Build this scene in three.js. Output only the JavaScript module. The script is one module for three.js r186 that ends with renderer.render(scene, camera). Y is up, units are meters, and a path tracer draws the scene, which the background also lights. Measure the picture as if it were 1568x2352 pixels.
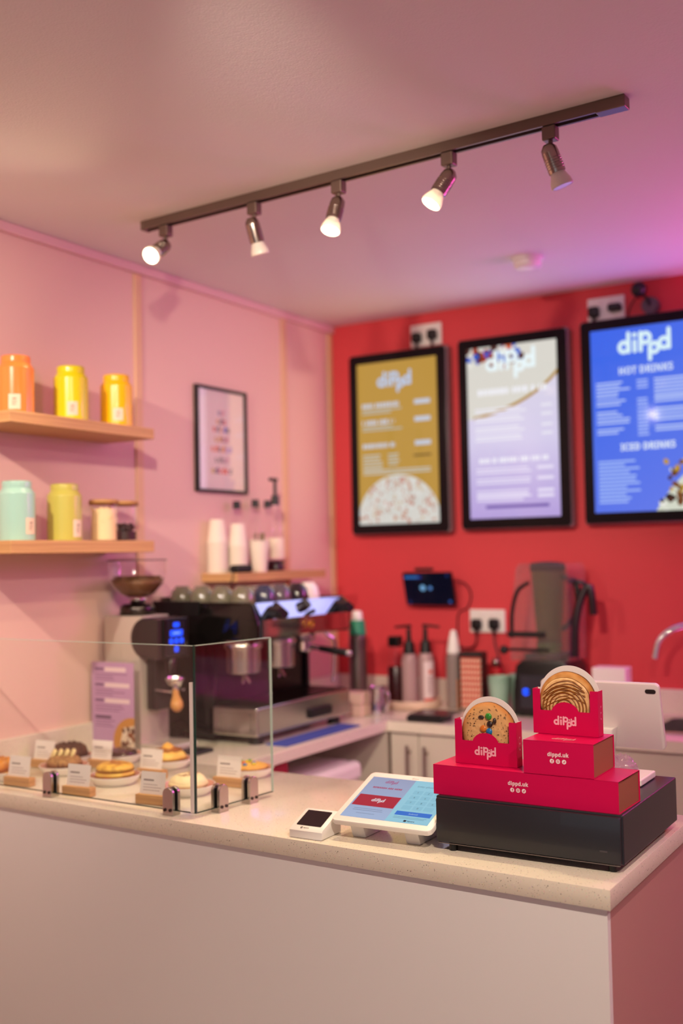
import * as THREE from 'three';
import { RoundedBoxGeometry } from 'three/addons/geometries/RoundedBoxGeometry.js';
import { mergeGeometries, toCreasedNormals } from 'three/addons/utils/BufferGeometryUtils.js';
import { ImprovedNoise } from 'three/addons/math/ImprovedNoise.js';
import { RectAreaLightUniformsLib } from 'three/addons/lights/RectAreaLightUniformsLib.js';

// ---------------------------------------------------------------- camera, exposure, lights
RectAreaLightUniformsLib.init();
const scene = new THREE.Scene();
const renderer = new THREE.WebGLRenderer({ antialias: true });
renderer.toneMapping = THREE.LinearToneMapping;
renderer.toneMappingExposure = 1.0;
renderer.shadowMap.enabled = true;
const V = (x, y, z) => new THREE.Vector3(x, y, z);
const camera = new THREE.PerspectiveCamera(51.03, 1568 / 2352, 0.05, 60);
{
  const yaw = -0.549078, pitch = -0.040867, roll = -0.019982;
  const fwd = V(Math.sin(yaw) * Math.cos(pitch), -Math.sin(pitch), -Math.cos(yaw) * Math.cos(pitch)).normalize();
  const r0 = V(Math.cos(yaw), 0, Math.sin(yaw)), u0 = r0.clone().cross(fwd);
  const right = r0.clone().multiplyScalar(Math.cos(roll)).addScaledVector(u0, Math.sin(roll)), up = right.clone().cross(fwd);
  camera.position.set(0, 1.6, 0);
  camera.quaternion.setFromRotationMatrix(new THREE.Matrix4().makeBasis(right, up, fwd.clone().negate()));
}
camera.focus = 2.35;
camera.userData.fStop = 1.45;
scene.background = new THREE.Color(0.55, 0.6, 0.7);
scene.backgroundIntensity = 1.0;
const WARM = new THREE.Color(1, 0.8, 0.47), SOFT = new THREE.Color(1, 0.83, 0.66), PINK = new THREE.Color(1, 0.16, 0.75);
const POWER = { track: 2.75, rear: 6.0, neon: 0.8, tv: 1.5, window: 0.0 };
function lampAt(l, pos, aim) {
  l.position.copy(pos); l.castShadow = true; scene.add(l);
  if (aim) { l.target.position.copy(pos.clone().add(aim)); scene.add(l.target); }
  return l;
}

// ---------------------------------------------------------------- helpers
let seed = 7;
const rnd = () => { seed = (seed * 1664525 + 1013904223) >>> 0; return seed / 4294967296; };
const rr = (a, b) => a + (b - a) * rnd();
const noise = new ImprovedNoise();
const C = (hex) => new THREE.Color(hex);
const mat = (color, roughness = 0.5, o = {}) => new THREE.MeshPhysicalMaterial({ color: typeof color === 'object' ? color : C(color), roughness, ...o });
function tex(w, h, draw, o = {}) {
  const c = document.createElement('canvas'); c.width = w; c.height = h;
  draw(c.getContext('2d'), w, h);
  const t = new THREE.CanvasTexture(c);
  t.magFilter = THREE.LinearFilter;
  if (!o.data) t.colorSpace = THREE.SRGBColorSpace;
  if (o.repeat) { t.wrapS = t.wrapT = THREE.RepeatWrapping; t.repeat.set(o.repeat[0], o.repeat[1]); }
  return t;
}
const shift = (g, x = 0, y = 0, z = 0) => g.translate(x, y, z);
const bx = (w, h, d, x = 0, y = 0, z = 0) => shift(new THREE.BoxGeometry(w, h, d), x, y, z);
const rb = (w, h, d, r, x = 0, y = 0, z = 0, s = 2) => shift(new RoundedBoxGeometry(w, h, d, s, Math.min(r, w / 2.01, h / 2.01, d / 2.01)), x, y, z);
const span = (x0, x1, y0, y1, z0, z1, r = 0) => (r ? rb(x1 - x0, y1 - y0, z1 - z0, r, (x0 + x1) / 2, (y0 + y1) / 2, (z0 + z1) / 2) : bx(x1 - x0, y1 - y0, z1 - z0, (x0 + x1) / 2, (y0 + y1) / 2, (z0 + z1) / 2));
const cyl = (r0, r1, h, x = 0, y = 0, z = 0, n = 32) => shift(new THREE.CylinderGeometry(r0, r1, h, n), x, y, z);
const ball = (r, x = 0, y = 0, z = 0, n = 24) => shift(new THREE.SphereGeometry(r, n, Math.round(n * 0.7)), x, y, z);
const lathe = (pts, n = 48) => new THREE.LatheGeometry(pts.map(([r, y]) => new THREE.Vector2(Math.max(r, 0.00001), y)), n);
const tube = (pts, r, n = 40, m = 10) => new THREE.TubeGeometry(new THREE.CatmullRomCurve3(pts.map((p) => V(...p))), n, r, m, false);
function rod(a, b, r0, r1 = r0, n = 20) {
  const A = V(...a), B = V(...b), g = new THREE.CylinderGeometry(r1, r0, A.distanceTo(B), n);
  g.applyQuaternion(new THREE.Quaternion().setFromUnitVectors(V(0, 1, 0), B.clone().sub(A).normalize()));
  return shift(g, (A.x + B.x) / 2, (A.y + B.y) / 2, (A.z + B.z) / 2);
}
function outline(pts) { const s = new THREE.Shape(); pts.forEach(([x, y], i) => (i ? s.lineTo(x, y) : s.moveTo(x, y))); return s; }
function roundRect(w, h, r, x = -w / 2, y = -h / 2) {
  const s = new THREE.Shape();
  s.moveTo(x + r, y); s.lineTo(x + w - r, y); s.absarc(x + w - r, y + r, r, -Math.PI / 2, 0); s.lineTo(x + w, y + h - r); s.absarc(x + w - r, y + h - r, r, 0, Math.PI / 2);
  s.lineTo(x + r, y + h); s.absarc(x + r, y + h - r, r, Math.PI / 2, Math.PI); s.lineTo(x, y + r); s.absarc(x + r, y + r, r, Math.PI, Math.PI * 1.5);
  return s;
}
const ext = (shape, depth, bevel = 0, seg = 16) => new THREE.ExtrudeGeometry(shape, { depth: depth - 2 * bevel, bevelEnabled: bevel > 0, bevelSize: bevel, bevelOffset: -bevel, bevelThickness: bevel, bevelSegments: 2, curveSegments: seg }).translate(0, 0, bevel);
// texture coordinates in metres, by the face's main direction
function metres(g) {
  g = g.index ? g.toNonIndexed() : g;
  const p = g.attributes.position, n = g.attributes.normal, uv = new Float32Array(p.count * 2);
  for (let i = 0; i < p.count; i++) {
    const ax = Math.abs(n.getX(i)), ay = Math.abs(n.getY(i)), az = Math.abs(n.getZ(i));
    const a = ax > ay && ax > az ? [p.getZ(i), p.getY(i)] : ay > az ? [p.getX(i), p.getZ(i)] : [p.getX(i), p.getY(i)];
    uv[i * 2] = a[0]; uv[i * 2 + 1] = a[1];
  }
  g.setAttribute('uv', new THREE.BufferAttribute(uv, 2));
  return g;
}
function join(gs) {
  if (!Array.isArray(gs)) return gs;
  if (gs.length === 1) return gs[0];
  return mergeGeometries(gs.map((g) => {
    const q = g.index ? g.toNonIndexed() : g.clone();
    for (const k of Object.keys(q.attributes)) if (!['position', 'normal', 'uv'].includes(k)) q.deleteAttribute(k);
    return q;
  }));
}
const taken = {};
function numbered(name) { const n = taken[name] = (taken[name] ?? -1) + 1; return n ? name + '_' + String(n).padStart(3, '0') : name; }
function part(name, geos, m, parent) {
  const o = new THREE.Mesh(join(geos), m); o.name = name; o.castShadow = o.receiveShadow = true; parent.add(o); return o;
}
function tag(o, label, category, group) { o.userData = { label, category }; if (group) o.userData.group = group; return o; }
function thing(name, label, category, [x, y, z] = [0, 0, 0], turn = 0, group) {
  const o = new THREE.Group(); o.name = numbered(name); o.position.set(x, y, z); o.rotation.y = turn; scene.add(o); return tag(o, label, category, group);
}
function single(name, label, category, geos, m, [x, y, z] = [0, 0, 0], turn = 0, group) {
  const o = part(numbered(name), geos, m, scene); o.position.set(x, y, z); o.rotation.y = turn; return tag(o, label, category, group);
}
function struct(name, geos, m, parent = scene) { const o = part(name, geos, m, parent); if (parent === scene) o.userData.kind = 'structure'; return o; }
function copy(src, label, [x, y, z], turn = 0) {
  const o = src.clone(); o.name = numbered(src.name.replace(/_\d{3}$/, '')); o.position.set(x, y, z); o.rotation.y = turn; scene.add(o);
  o.userData = { ...src.userData, label }; return o;
}
// a flat print laid on a face: w x h metres, in local axes of the parent
function print(name, w, h, t, parent, [x, y, z], [rx, ry, rz] = [0, 0, 0], o = {}) {
  const p = part(name, new THREE.PlaneGeometry(w, h), mat(0xffffff, o.rough ?? 0.45, { map: t, transparent: !o.opaque, ...(o.glow ? { emissive: C(0xffffff), emissiveMap: t, emissiveIntensity: o.glow, color: C(0x050505), map: null } : {}) }), parent);
  p.position.set(x, y, z); p.rotation.set(rx, ry, rz); p.castShadow = false; return p;
}

// ---------------------------------------------------------------- lettering
function logo(g, x, y, s, color, eyes = true) {
  g.save(); g.translate(x, y); g.scale(s, s); g.translate(-1.8, 0);
  g.strokeStyle = g.fillStyle = color; g.lineWidth = 0.27; g.lineCap = 'round'; g.lineJoin = 'round';
  const ring = (cx, cy, r) => { g.beginPath(); g.arc(cx, cy, r, 0, 7); g.stroke(); };
  const stem = (x0, y0, y1) => { g.beginPath(); g.moveTo(x0, y0); g.lineTo(x0, y1); g.stroke(); };
  ring(0.4, 0.08, 0.3); stem(0.72, -0.75, 0.38);
  stem(1.13, -0.22, 0.38);
  g.beginPath(); g.arc(1.13, -0.62, 0.16, 0, 7); g.fill();
  ring(1.86, -0.36, 0.3); stem(1.53, -0.7, 0.38);
  ring(2.42, 0.3, 0.28); stem(2.13, 0.25, 0.98);
  if (eyes) { g.beginPath(); g.arc(2.46, -0.36, 0.11, 0, 7); g.fill(); g.beginPath(); g.arc(2.76, -0.44, 0.12, 0, 7); g.fill(); g.lineWidth = 0.09; g.beginPath(); g.arc(2.62, -0.34, 0.15, 0.4, 2.6); g.stroke(); g.lineWidth = 0.27; }
  ring(3.08, 0.08, 0.3); stem(3.4, -0.75, 0.38);
  g.restore();
}
function social(g, x, y, r, gap, bg, fg) {
  for (let i = 0; i < 3; i++) {
    const cx = x + (i - 1) * gap;
    g.fillStyle = bg; g.beginPath(); g.arc(cx, y, r, 0, 7); g.fill();
    g.strokeStyle = g.fillStyle = fg; g.lineWidth = r * 0.22; g.lineCap = 'round';
    if (i === 0) { g.font = `bold ${r * 1.9}px sans-serif`; g.textAlign = 'center'; g.textBaseline = 'alphabetic'; g.fillText('f', cx + r * 0.08, y + r * 0.85); }
    if (i === 1) { g.lineWidth = r * 0.16; g.beginPath(); g.roundRect(cx - r * 0.5, y - r * 0.5, r, r, r * 0.3); g.stroke(); g.beginPath(); g.arc(cx, y, r * 0.22, 0, 7); g.stroke(); }
    if (i === 2) { g.beginPath(); g.arc(cx - r * 0.1, y + r * 0.25, r * 0.25, 0, 7); g.moveTo(cx + r * 0.15, y + r * 0.25); g.lineTo(cx + r * 0.15, y - r * 0.5); g.quadraticCurveTo(cx + r * 0.2, y - r * 0.2, cx + r * 0.5, y - r * 0.15); g.stroke(); }
  }
}
function word(g, s, x, y, px, color, o = {}) {
  g.font = `${o.style ?? 'bold'} ${px}px sans-serif`; g.textAlign = o.align ?? 'center'; g.textBaseline = 'middle'; g.fillStyle = g.strokeStyle = color;
  if (o.fat) { g.lineWidth = px * o.fat; g.lineJoin = 'round'; g.strokeText(s, x, y); }
  g.fillText(s, x, y);
}
function scribble(g, x, y, w, h, color) { g.fillStyle = color; for (let q = x; q < x + w;) { const k = rr(0.35, 0.8) * h; g.beginPath(); g.roundRect(q, y - h / 2, Math.min(k, x + w - q), h, h * 0.2); g.fill(); q += k + h * 0.16 + (rnd() < 0.14 ? h * 0.45 : 0); } }
function lines(g, x, y, w, n, gap, h, color, ragged = 0.4) { g.fillStyle = color; for (let i = 0; i < n; i++) g.fillRect(x, y + i * gap, w * (1 - rr(0, ragged)), h); }

// ---------------------------------------------------------------- materials
const speck = tex(1024, 1024, (g, w, h) => {
  g.fillStyle = '#e4dac8'; g.fillRect(0, 0, w, h);
  for (let i = 0; i < 9000; i++) { g.fillStyle = `rgba(${rr(180, 250) | 0},${rr(170, 235) | 0},${rr(150, 220) | 0},0.5)`; const r = rr(1, 4); g.fillRect(rnd() * w, rnd() * h, r, r); }
  for (let i = 0; i < 1500; i++) { const v = rr(70, 150) | 0; g.fillStyle = `rgba(${v},${v * 0.88 | 0},${v * 0.78 | 0},${rr(0.35, 0.9)})`; g.beginPath(); g.ellipse(rnd() * w, rnd() * h, rr(0.8, 2.8), rr(0.8, 2.2), rnd() * 3, 0, 7); g.fill(); }
  for (let i = 0; i < 260; i++) { g.fillStyle = 'rgba(255,252,245,0.9)'; g.beginPath(); g.arc(rnd() * w, rnd() * h, rr(1, 2.6), 0, 7); g.fill(); }
}, { repeat: [2, 2] });
const paintBump = tex(512, 512, (g, w, h) => {
  const d = g.createImageData(w, h);
  for (let i = 0; i < w * h; i++) { const x = i % w, y = i / w | 0, v = 128 + 50 * noise.noise(x / 16, y / 16, 0.5) + 60 * noise.noise(x / 5, y / 5, 3.5); d.data.set([v, v, v, 255], i * 4); }
  g.putImageData(d, 0, 0);
}, { data: true, repeat: [2, 2] });
function woodTex(base, dark, w = 1024, h = 256, rep = [1, 4]) {
  return tex(w, h, (g) => {
    g.fillStyle = base; g.fillRect(0, 0, w, h);
    for (let i = 0; i < 240; i++) { g.strokeStyle = dark; g.globalAlpha = rr(0.05, 0.25); g.lineWidth = rr(0.5, 2.5); g.beginPath(); let y = rnd() * h; g.moveTo(0, y); for (let x = 0; x <= w; x += 64) { y += rr(-2, 2); g.lineTo(x, y); } g.stroke(); }
    g.globalAlpha = 1;
  }, { repeat: rep });
}
const oak = woodTex('#d8a873', '#8d5a30'), beech = woodTex('#d6a36a', '#9c6a38', 512, 128, [3, 12]);
const M = {
  ceiling: mat(0xe8e2e0, 0.85, { bumpMap: paintBump, bumpScale: 0.0006 }),
  pink: mat(0xe9c4b8, 0.62, { bumpMap: paintBump, bumpScale: 0.0005 }),
  pinkTrim: mat(0xe6b9bc, 0.5), batten: mat(0xe6bd96, 0.55),
  red: mat(new THREE.Color(0.68, 0.05, 0.062), 0.6, { bumpMap: paintBump, bumpScale: 0.0006 }),
  floor: mat(0xb5a79a, 0.5), white: mat(0xeee8e2, 0.55), panel: mat(0xeeeae8, 0.5),
  quartz: mat(0xffffff, 0.16, { map: speck }), cabinet: mat(0xcfc5b5, 0.42),
  oak: mat(0xffffff, 0.55, { map: oak }), beech: mat(0xffffff, 0.55, { map: beech }),
  black: mat(0x0c0b0c, 0.4), blackMatt: mat(0x141314, 0.6), gloss: mat(0x100d0d, 0.08), darkSteel: mat(0x4a4442, 0.28, { metalness: 1 }),
  chrome: mat(0xe6e3e2, 0.07, { metalness: 1 }), steel: mat(0xc4bfbb, 0.24, { metalness: 1 }), bronze: mat(0x7d6a60, 0.42, { metalness: 0.75 }), nickel: mat(0xa2948a, 0.22, { metalness: 1 }),
  plastic: mat(0xf0ebe6, 0.35), pot: mat(0xf3ece6, 0.22, { clearcoat: 0.5 }),
  glass: mat(0xfcfffd, 0.02, { transmission: 1, thickness: 0, ior: 1.5, side: THREE.DoubleSide }), clear: mat(0xffffff, 0.03, { transmission: 1, thickness: 0, ior: 1.45, side: THREE.DoubleSide }),
  glassEdge: mat(0xcfe6dc, 0.15, { transmission: 0.35, thickness: 0 }), greenEdge: mat(0x0d3a30, 0.1),
  magenta: mat(new THREE.Color(0.62, 0.001, 0.075), 0.42, { specularIntensity: 0.5 }), card: mat(0xc39a74, 0.8),
  paper: mat(0xf0e8e4, 0.7), paperCup: mat(0xf2e4d2, 0.6),
};

// ---------------------------------------------------------------- the room
const XW = -2.683, ZW = -4.32, H = 2.69, XR = 2.4, ZB = 2.6;
struct('floor', metres(span(XW - 0.2, XR + 0.2, -0.1, 0, ZW - 0.2, ZB + 0.2)), M.floor);
struct('ceiling', metres(span(XW - 0.2, XR + 0.2, H, H + 0.12, ZW - 0.2, ZB + 0.2)), M.ceiling);
struct('wall_left', metres(span(XW - 0.2, XW, 0, H, ZW - 0.2, ZB + 0.2)), M.pink);
struct('wall_back', metres(span(XW, XR, 0, H, ZW - 0.2, ZW)), M.red);
struct('wall_right', metres(span(XR, XR + 0.2, 0, H, ZW - 0.2, ZB + 0.2)), M.white);
struct('wall_front', metres(join([span(XW, XR, 0, 0.5, ZB, ZB + 0.2), span(XW, XR, 2.45, H, ZB, ZB + 0.2), span(XW, -1.9, 0.5, 2.45, ZB, ZB + 0.2), span(1.9, XR, 0.5, 2.45, ZB, ZB + 0.2)])), M.white);
{
  const w = struct('window_1', join([span(-1.9, 1.9, 0.5, 0.56, ZB + 0.05, ZB + 0.13), span(-1.9, 1.9, 2.39, 2.45, ZB + 0.05, ZB + 0.13), span(-1.9, -1.84, 0.56, 2.39, ZB + 0.05, ZB + 0.13), span(1.84, 1.9, 0.56, 2.39, ZB + 0.05, ZB + 0.13), span(-0.03, 0.03, 0.56, 2.39, ZB + 0.05, ZB + 0.13)]), M.white);
  for (const s of [-1, 1]) struct('pane', bx(1.81, 1.83, 0.006, s * 0.935, 1.475, ZB + 0.09), M.clear, w);
}
struct('trim_1', metres(span(XW, XW + 0.022, H - 0.034, H, ZW, ZB, 0.006)), M.pinkTrim);
const battenGeo = (z0, z1) => span(XW, XW + 0.008, 1.05, H - 0.034, z0, z1, 0.003);
struct('trim_2', battenGeo(-2.985, -2.947), M.batten);
struct('trim_3', battenGeo(-3.932, -3.892), M.batten);
struct('trim_4', battenGeo(ZW, -4.285), M.batten);

// ---------------------------------------------------------------- front counter, worktops, cabinets
const T = 0.95;
{
  const c = thing('service_counter', 'white panelled service counter with the tall flat front in the foreground', 'counter', [-1.67, 0, -2.36]);
  const sh = outline([[XW + 0.001, 2.112], [-0.661, 2.037], [-0.66, 2.69], [XW + 0.001, 2.69]].map(([x, z]) => [x + 1.67, z - 2.36]));
  const top = metres(toCreasedNormals(ext(sh, 0.04, 0.0012), 0.5).rotateX(-Math.PI / 2).translate(0, 0.91, 0));
  part('countertop', top, M.quartz, c);
  part('front_panel', ext(outline([[XW + 0.001, 2.122], [-0.671, 2.0475], [-0.671, 2.066], [XW + 0.001, 2.14]].map(([x, z]) => [x + 1.67, z - 2.36])), 0.91).rotateX(-Math.PI / 2), M.panel, c);
  part('end_panel', span(-0.689, -0.671, 0, 0.91, -2.66, -2.0665).translate(1.67, 0, 2.36), mat(0xc08c86, 0.5), c);  // white board; salmon tint puts red bounce light and shade into the colour
  part('back_panel', span(XW + 0.001, -0.69, 0, 0.91, -2.67, -2.652).translate(1.67, 0, 2.36), M.panel, c);
}
single('left_worktop', 'speckled cream worktop under the coffee machine along the pink wall', 'worktop', metres(span(XW, -2.075, 0.91, T, ZW, -2.691, 0.002)), M.quartz);
{
  const sh = outline([[-2.074, 3.70], [2.2, 3.70], [2.2, 4.32], [-2.074, 4.32]]);
  const hole = new THREE.Path(); [[-1.1, 3.86], [-0.62, 3.86], [-0.62, 4.2], [-1.1, 4.2]].forEach(([x, y], i) => (i ? hole.lineTo(x, y) : hole.moveTo(x, y))); sh.holes.push(hole);
  single('back_worktop', 'speckled cream worktop running below the red wall', 'worktop', metres(ext(sh, 0.04).rotateX(-Math.PI / 2).translate(0, 0.91, 0)), M.quartz);
}
single('left_upstand', 'low cream upstand behind the pancakes along the pink wall', 'upstand', metres(span(XW, XW + 0.018, T, T + 0.098, ZW, -2.0, 0.002)), M.quartz);
single('back_upstand', 'low cream upstand along the foot of the red wall', 'upstand', metres(span(XW + 0.02, 2.2, T, T + 0.098, ZW, ZW + 0.018, 0.002)), M.quartz);
{
  const sk = thing('sink', 'steel sink bowl sunk into the back worktop under the tap', 'sink', [-0.86, 0.78, -4.03]);
  part('bowl', [span(-0.238, 0.238, 0, 0.006, -0.168, 0.168), span(-0.238, -0.23, 0, 0.172, -0.168, 0.168), span(0.23, 0.238, 0, 0.172, -0.168, 0.168), span(-0.238, 0.238, 0, 0.172, -0.168, -0.16), span(-0.238, 0.238, 0, 0.172, 0.16, 0.168)], M.steel, sk);
  const s = roundRect(0.53, 0.39, 0.03); s.holes.push(roundRect(0.46, 0.32, 0.03));
  part('rim', ext(s, 0.004, 0.001).rotateX(-Math.PI / 2).translate(0, 0.171, 0), M.steel, sk);
}
{
  const doorMat = mat(0xcfc5b5, 0.4);
  for (let i = 0; i < 5; i++) {
    const x0 = -2.072 + i * 0.8, c = thing('base_cabinet', ['cream base cabinet with long bar handles left of the red boxes', 'cream base cabinet behind the white tablet under the red wall', 'cream base cabinet under the sink', 'cream base cabinet right of the sink', 'cream base cabinet at the right end of the row'][i], 'cabinet', [x0, 0, -4.01]);
    part('carcass', [span(0.002, 0.018, 0.1, 0.91, -0.3, 0.27), span(0.782, 0.798, 0.1, 0.91, -0.3, 0.27), span(0.018, 0.782, 0.1, 0.118, -0.3, 0.27), span(0.018, 0.782, 0.118, 0.7, -0.3, -0.29)], M.cabinet, c);
    part('plinth', span(0.002, 0.798, 0, 0.1, -0.2, 0.22), M.cabinet, c);
    for (let k = 0; k < 2; k++) {
      const d0 = i === 0 ? [0.002, 0.126][k] : 0.002 + k * 0.399, d1 = i === 0 ? [0.123, 0.798][k] : 0.398 + k * 0.4;
      const d = part('door', rb(d1 - d0, 0.795, 0.019, 0.003, (d0 + d1) / 2, 0.506, 0.2805), doorMat, c), hx = k ? d0 + 0.036 : d1 - 0.036;
      part('handle', [rod([hx, 0.6, 0.318], [hx, 0.862, 0.318], 0.006), rod([hx, 0.63, 0.289], [hx, 0.63, 0.318], 0.005), rod([hx, 0.832, 0.289], [hx, 0.832, 0.318], 0.005)], M.nickel, d);
    }
  }
}
{
  const f = thing('undercounter_fridge', 'white under-counter fridge below the left worktop', 'fridge', [-2.4, 0, -3.27]);
  part('body', rb(0.5, 0.8, 0.55, 0.015, 0, 0.42, 0), M.plastic, f);
  part('door', rb(0.045, 0.66, 0.55, 0.018, 0.275, 0.37, 0, 3), M.plastic, f);
  part('handle', rb(0.06, 0.075, 0.55, 0.025, 0.275, 0.785, 0, 3), M.plastic, f);
  for (const [x, z] of [[-0.2, -0.23], [-0.2, 0.23], [0.2, -0.23], [0.2, 0.23]]) part('foot', cyl(0.02, 0.02, 0.022, x, 0.011, z, 14), M.black, f);
}
single('corner_panel', 'plain cream panel closing the cabinet corner under the worktops', 'panel', span(0, 0.59, 0, 0.908, -0.02, 0), M.cabinet, [-2.668, 0, -3.70]);
single('carton', 'bright red carton lying on the under-counter fridge', 'carton', rb(0.2, 0.055, 0.16, 0.003, 0, 0.0275, 0), M.magenta, [-2.26, 0.823, -3.06], 0.1);

// ---------------------------------------------------------------- track lights
const LED = mat(0xffffff, 0.4, { emissive: C(0xfff0c8), emissiveIntensity: 9 });
const barrelGeo = lathe([[0, 0.052], [0.012, 0.05], [0.02, 0.04], [0.0215, 0.028], [0.0215, -0.022], [0.019, -0.024]], 32);
const ribsGeo = join([0, 1, 2, 3, 4].map((i) => new THREE.TorusGeometry(0.0216, 0.0011, 6, 32).rotateX(Math.PI / 2).translate(0, -0.014 + i * 0.0065, 0)));
const collarGeo = lathe([[0.017, -0.02], [0.02, -0.03], [0.0265, -0.046], [0.0285, -0.056], [0.0278, -0.06], [0.0255, -0.06]], 32);
const LAMP_OFF = mat(0xe9dfd6, 0.3);
const faceGeo = lathe([[0.0256, -0.0595], [0.018, -0.061], [0, -0.0615]], 32);
const collarMat = mat(0xf2e8dc, 0.35, { transmission: 0.25, thickness: 0 });
function trackLight(label, xa, za, xb, zb, heads, power, color) {
  const len = Math.hypot(xb - xa, zb - za), ang = -Math.atan2(zb - za, xb - xa);
  const t = thing('track_light', label, 'track light', [(xa + xb) / 2, H, (za + zb) / 2], ang);
  part('rail', [bx(len, 0.006, 0.034, 0, -0.003, 0), bx(len, 0.022, 0.007, 0, -0.017, 0.0135), bx(len, 0.022, 0.007, 0, -0.017, -0.0135), bx(len - 0.004, 0.004, 0.02, 0, -0.008, 0)], M.bronze, t);
  part('end_cap', rb(0.075, 0.029, 0.037, 0.003, len / 2 - 0.036, -0.0152, 0), M.bronze, t);
  part('end_cap', rb(0.012, 0.029, 0.037, 0.003, -len / 2 + 0.005, -0.0152, 0), M.bronze, t);
  for (const [x, aim, k, cone] of heads) {
    const u = (x - xa) / (xb - xa), lx = (u - 0.5) * len, d = V(...aim).normalize();
    const wp = V(x, H, za + (zb - za) * u), pivot = V(x + 0.002, H - 0.085, wp.z);
    const local = (p) => p.clone().sub(t.position).applyAxisAngle(V(0, 1, 0), -ang), dl = d.clone().applyAxisAngle(V(0, 1, 0), -ang);
    const h = part('spot_head', barrelGeo, M.nickel, t);
    h.quaternion.setFromUnitVectors(V(0, -1, 0), dl);
    h.position.copy(local(pivot.clone().addScaledVector(d, 0.03).add(V(0.0, -0.012, 0.012))));
    part('cooling_ribs', ribsGeo, M.nickel, h); part('bulb_collar', collarGeo, collarMat, h); part('lamp_face', faceGeo, k ? LED : LAMP_OFF, h);
    const inv = h.quaternion.clone().invert(), hl = (p) => { const q = p.clone().sub(h.position).applyQuaternion(inv); return [q.x, q.y, q.z]; };
    part('adapter', rb(0.036, 0.036, 0.03, 0.004, 0, 0, 0).translate(0, 0, 0), M.bronze, t).position.set(lx, -0.046, 0);
    part('stem', [rod([lx, -0.062, 0], [lx, -0.105, 0.002], 0.0058, 0.0058, 14), ball(0.008, lx, -0.106, 0.004, 14)], M.bronze, t);
    const face = pivot.clone().addScaledVector(d, 0.03 + 0.064).add(V(0, -0.012, 0.012));
    if (!k) continue;
    const s = new THREE.SpotLight(color, power * k, 0, cone ?? 1.02, 0.75, 2); s.shadow.radius = 1.4; s.name = 'spot_lamp';
    lampAt(s, face, d);
  }
  return t;
}
trackLight('dark bronze ceiling track with five small spotlights above the counter', -2.318, -2.603, -0.722, -2.528, [
  [-2.225, [0.1, -0.5, 0.75], 1], [-1.865, [0.08, -0.9, -0.3], 0], [-1.559, [-0.05, -0.9, 0.35], 1], [-1.205, [-0.4, -0.85, 0.4], 1], [-0.918, [0.25, -0.9, -0.2], 0]], POWER.track, WARM);
trackLight('second ceiling track with spotlights in front of the counter', -2.25, -0.9, 0.9, -0.9, [
  [-2.0, [-0.55, -0.75, -1.5], 1.3, 0.7], [-0.9, [-1.5, -1.0, -3.4], 2.6, 0.48], [0.0, [-1.2, -1.75, -1.2], 1.25, 0.8], [0.7, [-0.9, -1.75, -0.85], 0.95, 0.8]], POWER.rear, SOFT);

// magenta neon sign on the red wall, right of the picture
{
  const s = thing('neon_sign', 'magenta neon ring sign on the red wall right of the menu screens', 'sign', [0.0, 2.2, ZW + 0.05]);
  part('backing', ext(roundRect(0.9, 0.7, 0.08), 0.012, 0.002).translate(0, 0, -0.05), M.black, s);
  part('neon_tube', [new THREE.TorusGeometry(0.27, 0.009, 10, 64), tube([[-0.2, -0.05, 0], [-0.08, -0.14, 0], [0.08, -0.14, 0], [0.2, -0.05, 0]], 0.009)], mat(0xffffff, 0.4, { emissive: PINK, emissiveIntensity: 6 }), s);
  for (const [x, y] of [[-0.27, 0], [0.27, 0], [0, 0.27], [0, -0.27]]) { const l = new THREE.PointLight(PINK, POWER.neon, 0, 2); l.shadow.radius = 4; l.name = 'neon_lamp'; lampAt(l, V(x, 2.2 + y, ZW + 0.12)); }
}

// ---------------------------------------------------------------- menu screens
const scrA = tex(512, 900, (g, w, h) => {
  g.fillStyle = '#c79b45'; g.fillRect(0, 0, w, h);
  logo(g, w * 0.48, h * 0.12, 62, '#c6d8f6', false);
  for (const [y, t] of [[0.265, 2], [0.37, 2], [0.515, 1]]) { scribble(g, 30, h * y, y === 0.265 ? 240 : 210, 26, '#d3daea'); g.fillStyle = '#cfd6e6'; g.fillRect(w * 0.72, h * y - 13, 100, 26); if (t > 1) lines(g, 30, h * (y + 0.024), 300, 2, 16, 8, '#c2c4bd'); }
  lines(g, 30, h * 0.57, 140, 5, 18, 9, '#c9c9bd', 0.3); lines(g, 195, h * 0.57, 80, 4, 18, 9, '#c9c9bd', 0.3);
  g.fillStyle = '#5a4420'; g.fillRect(w * 0.7, h * 0.585, 110, 9);
  lines(g, 30, h * 0.665, 450, 2, 16, 8, '#cfd0c8', 0.05);
  g.fillStyle = '#e2e0d8'; g.beginPath(); g.ellipse(w * 0.5, h * 0.99, w * 0.52, h * 0.29, 0, 0, 7); g.fill();
  for (let i = 0; i < 240; i++) { const a = rnd() * 6.3, r = Math.sqrt(rnd()); g.fillStyle = ['#c9c4bc', '#f4f3ef', '#d8b48c', '#c4603c', '#b8482c'][Math.min(4, rnd() * 5.2 | 0)]; g.globalAlpha = 0.5; g.beginPath(); g.arc(w * 0.5 + Math.cos(a) * r * w * 0.5, h * 0.99 - Math.abs(Math.sin(a)) * r * h * 0.28, rr(3, 12), 0, 7); g.fill(); }
  g.globalAlpha = 1;
});
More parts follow.
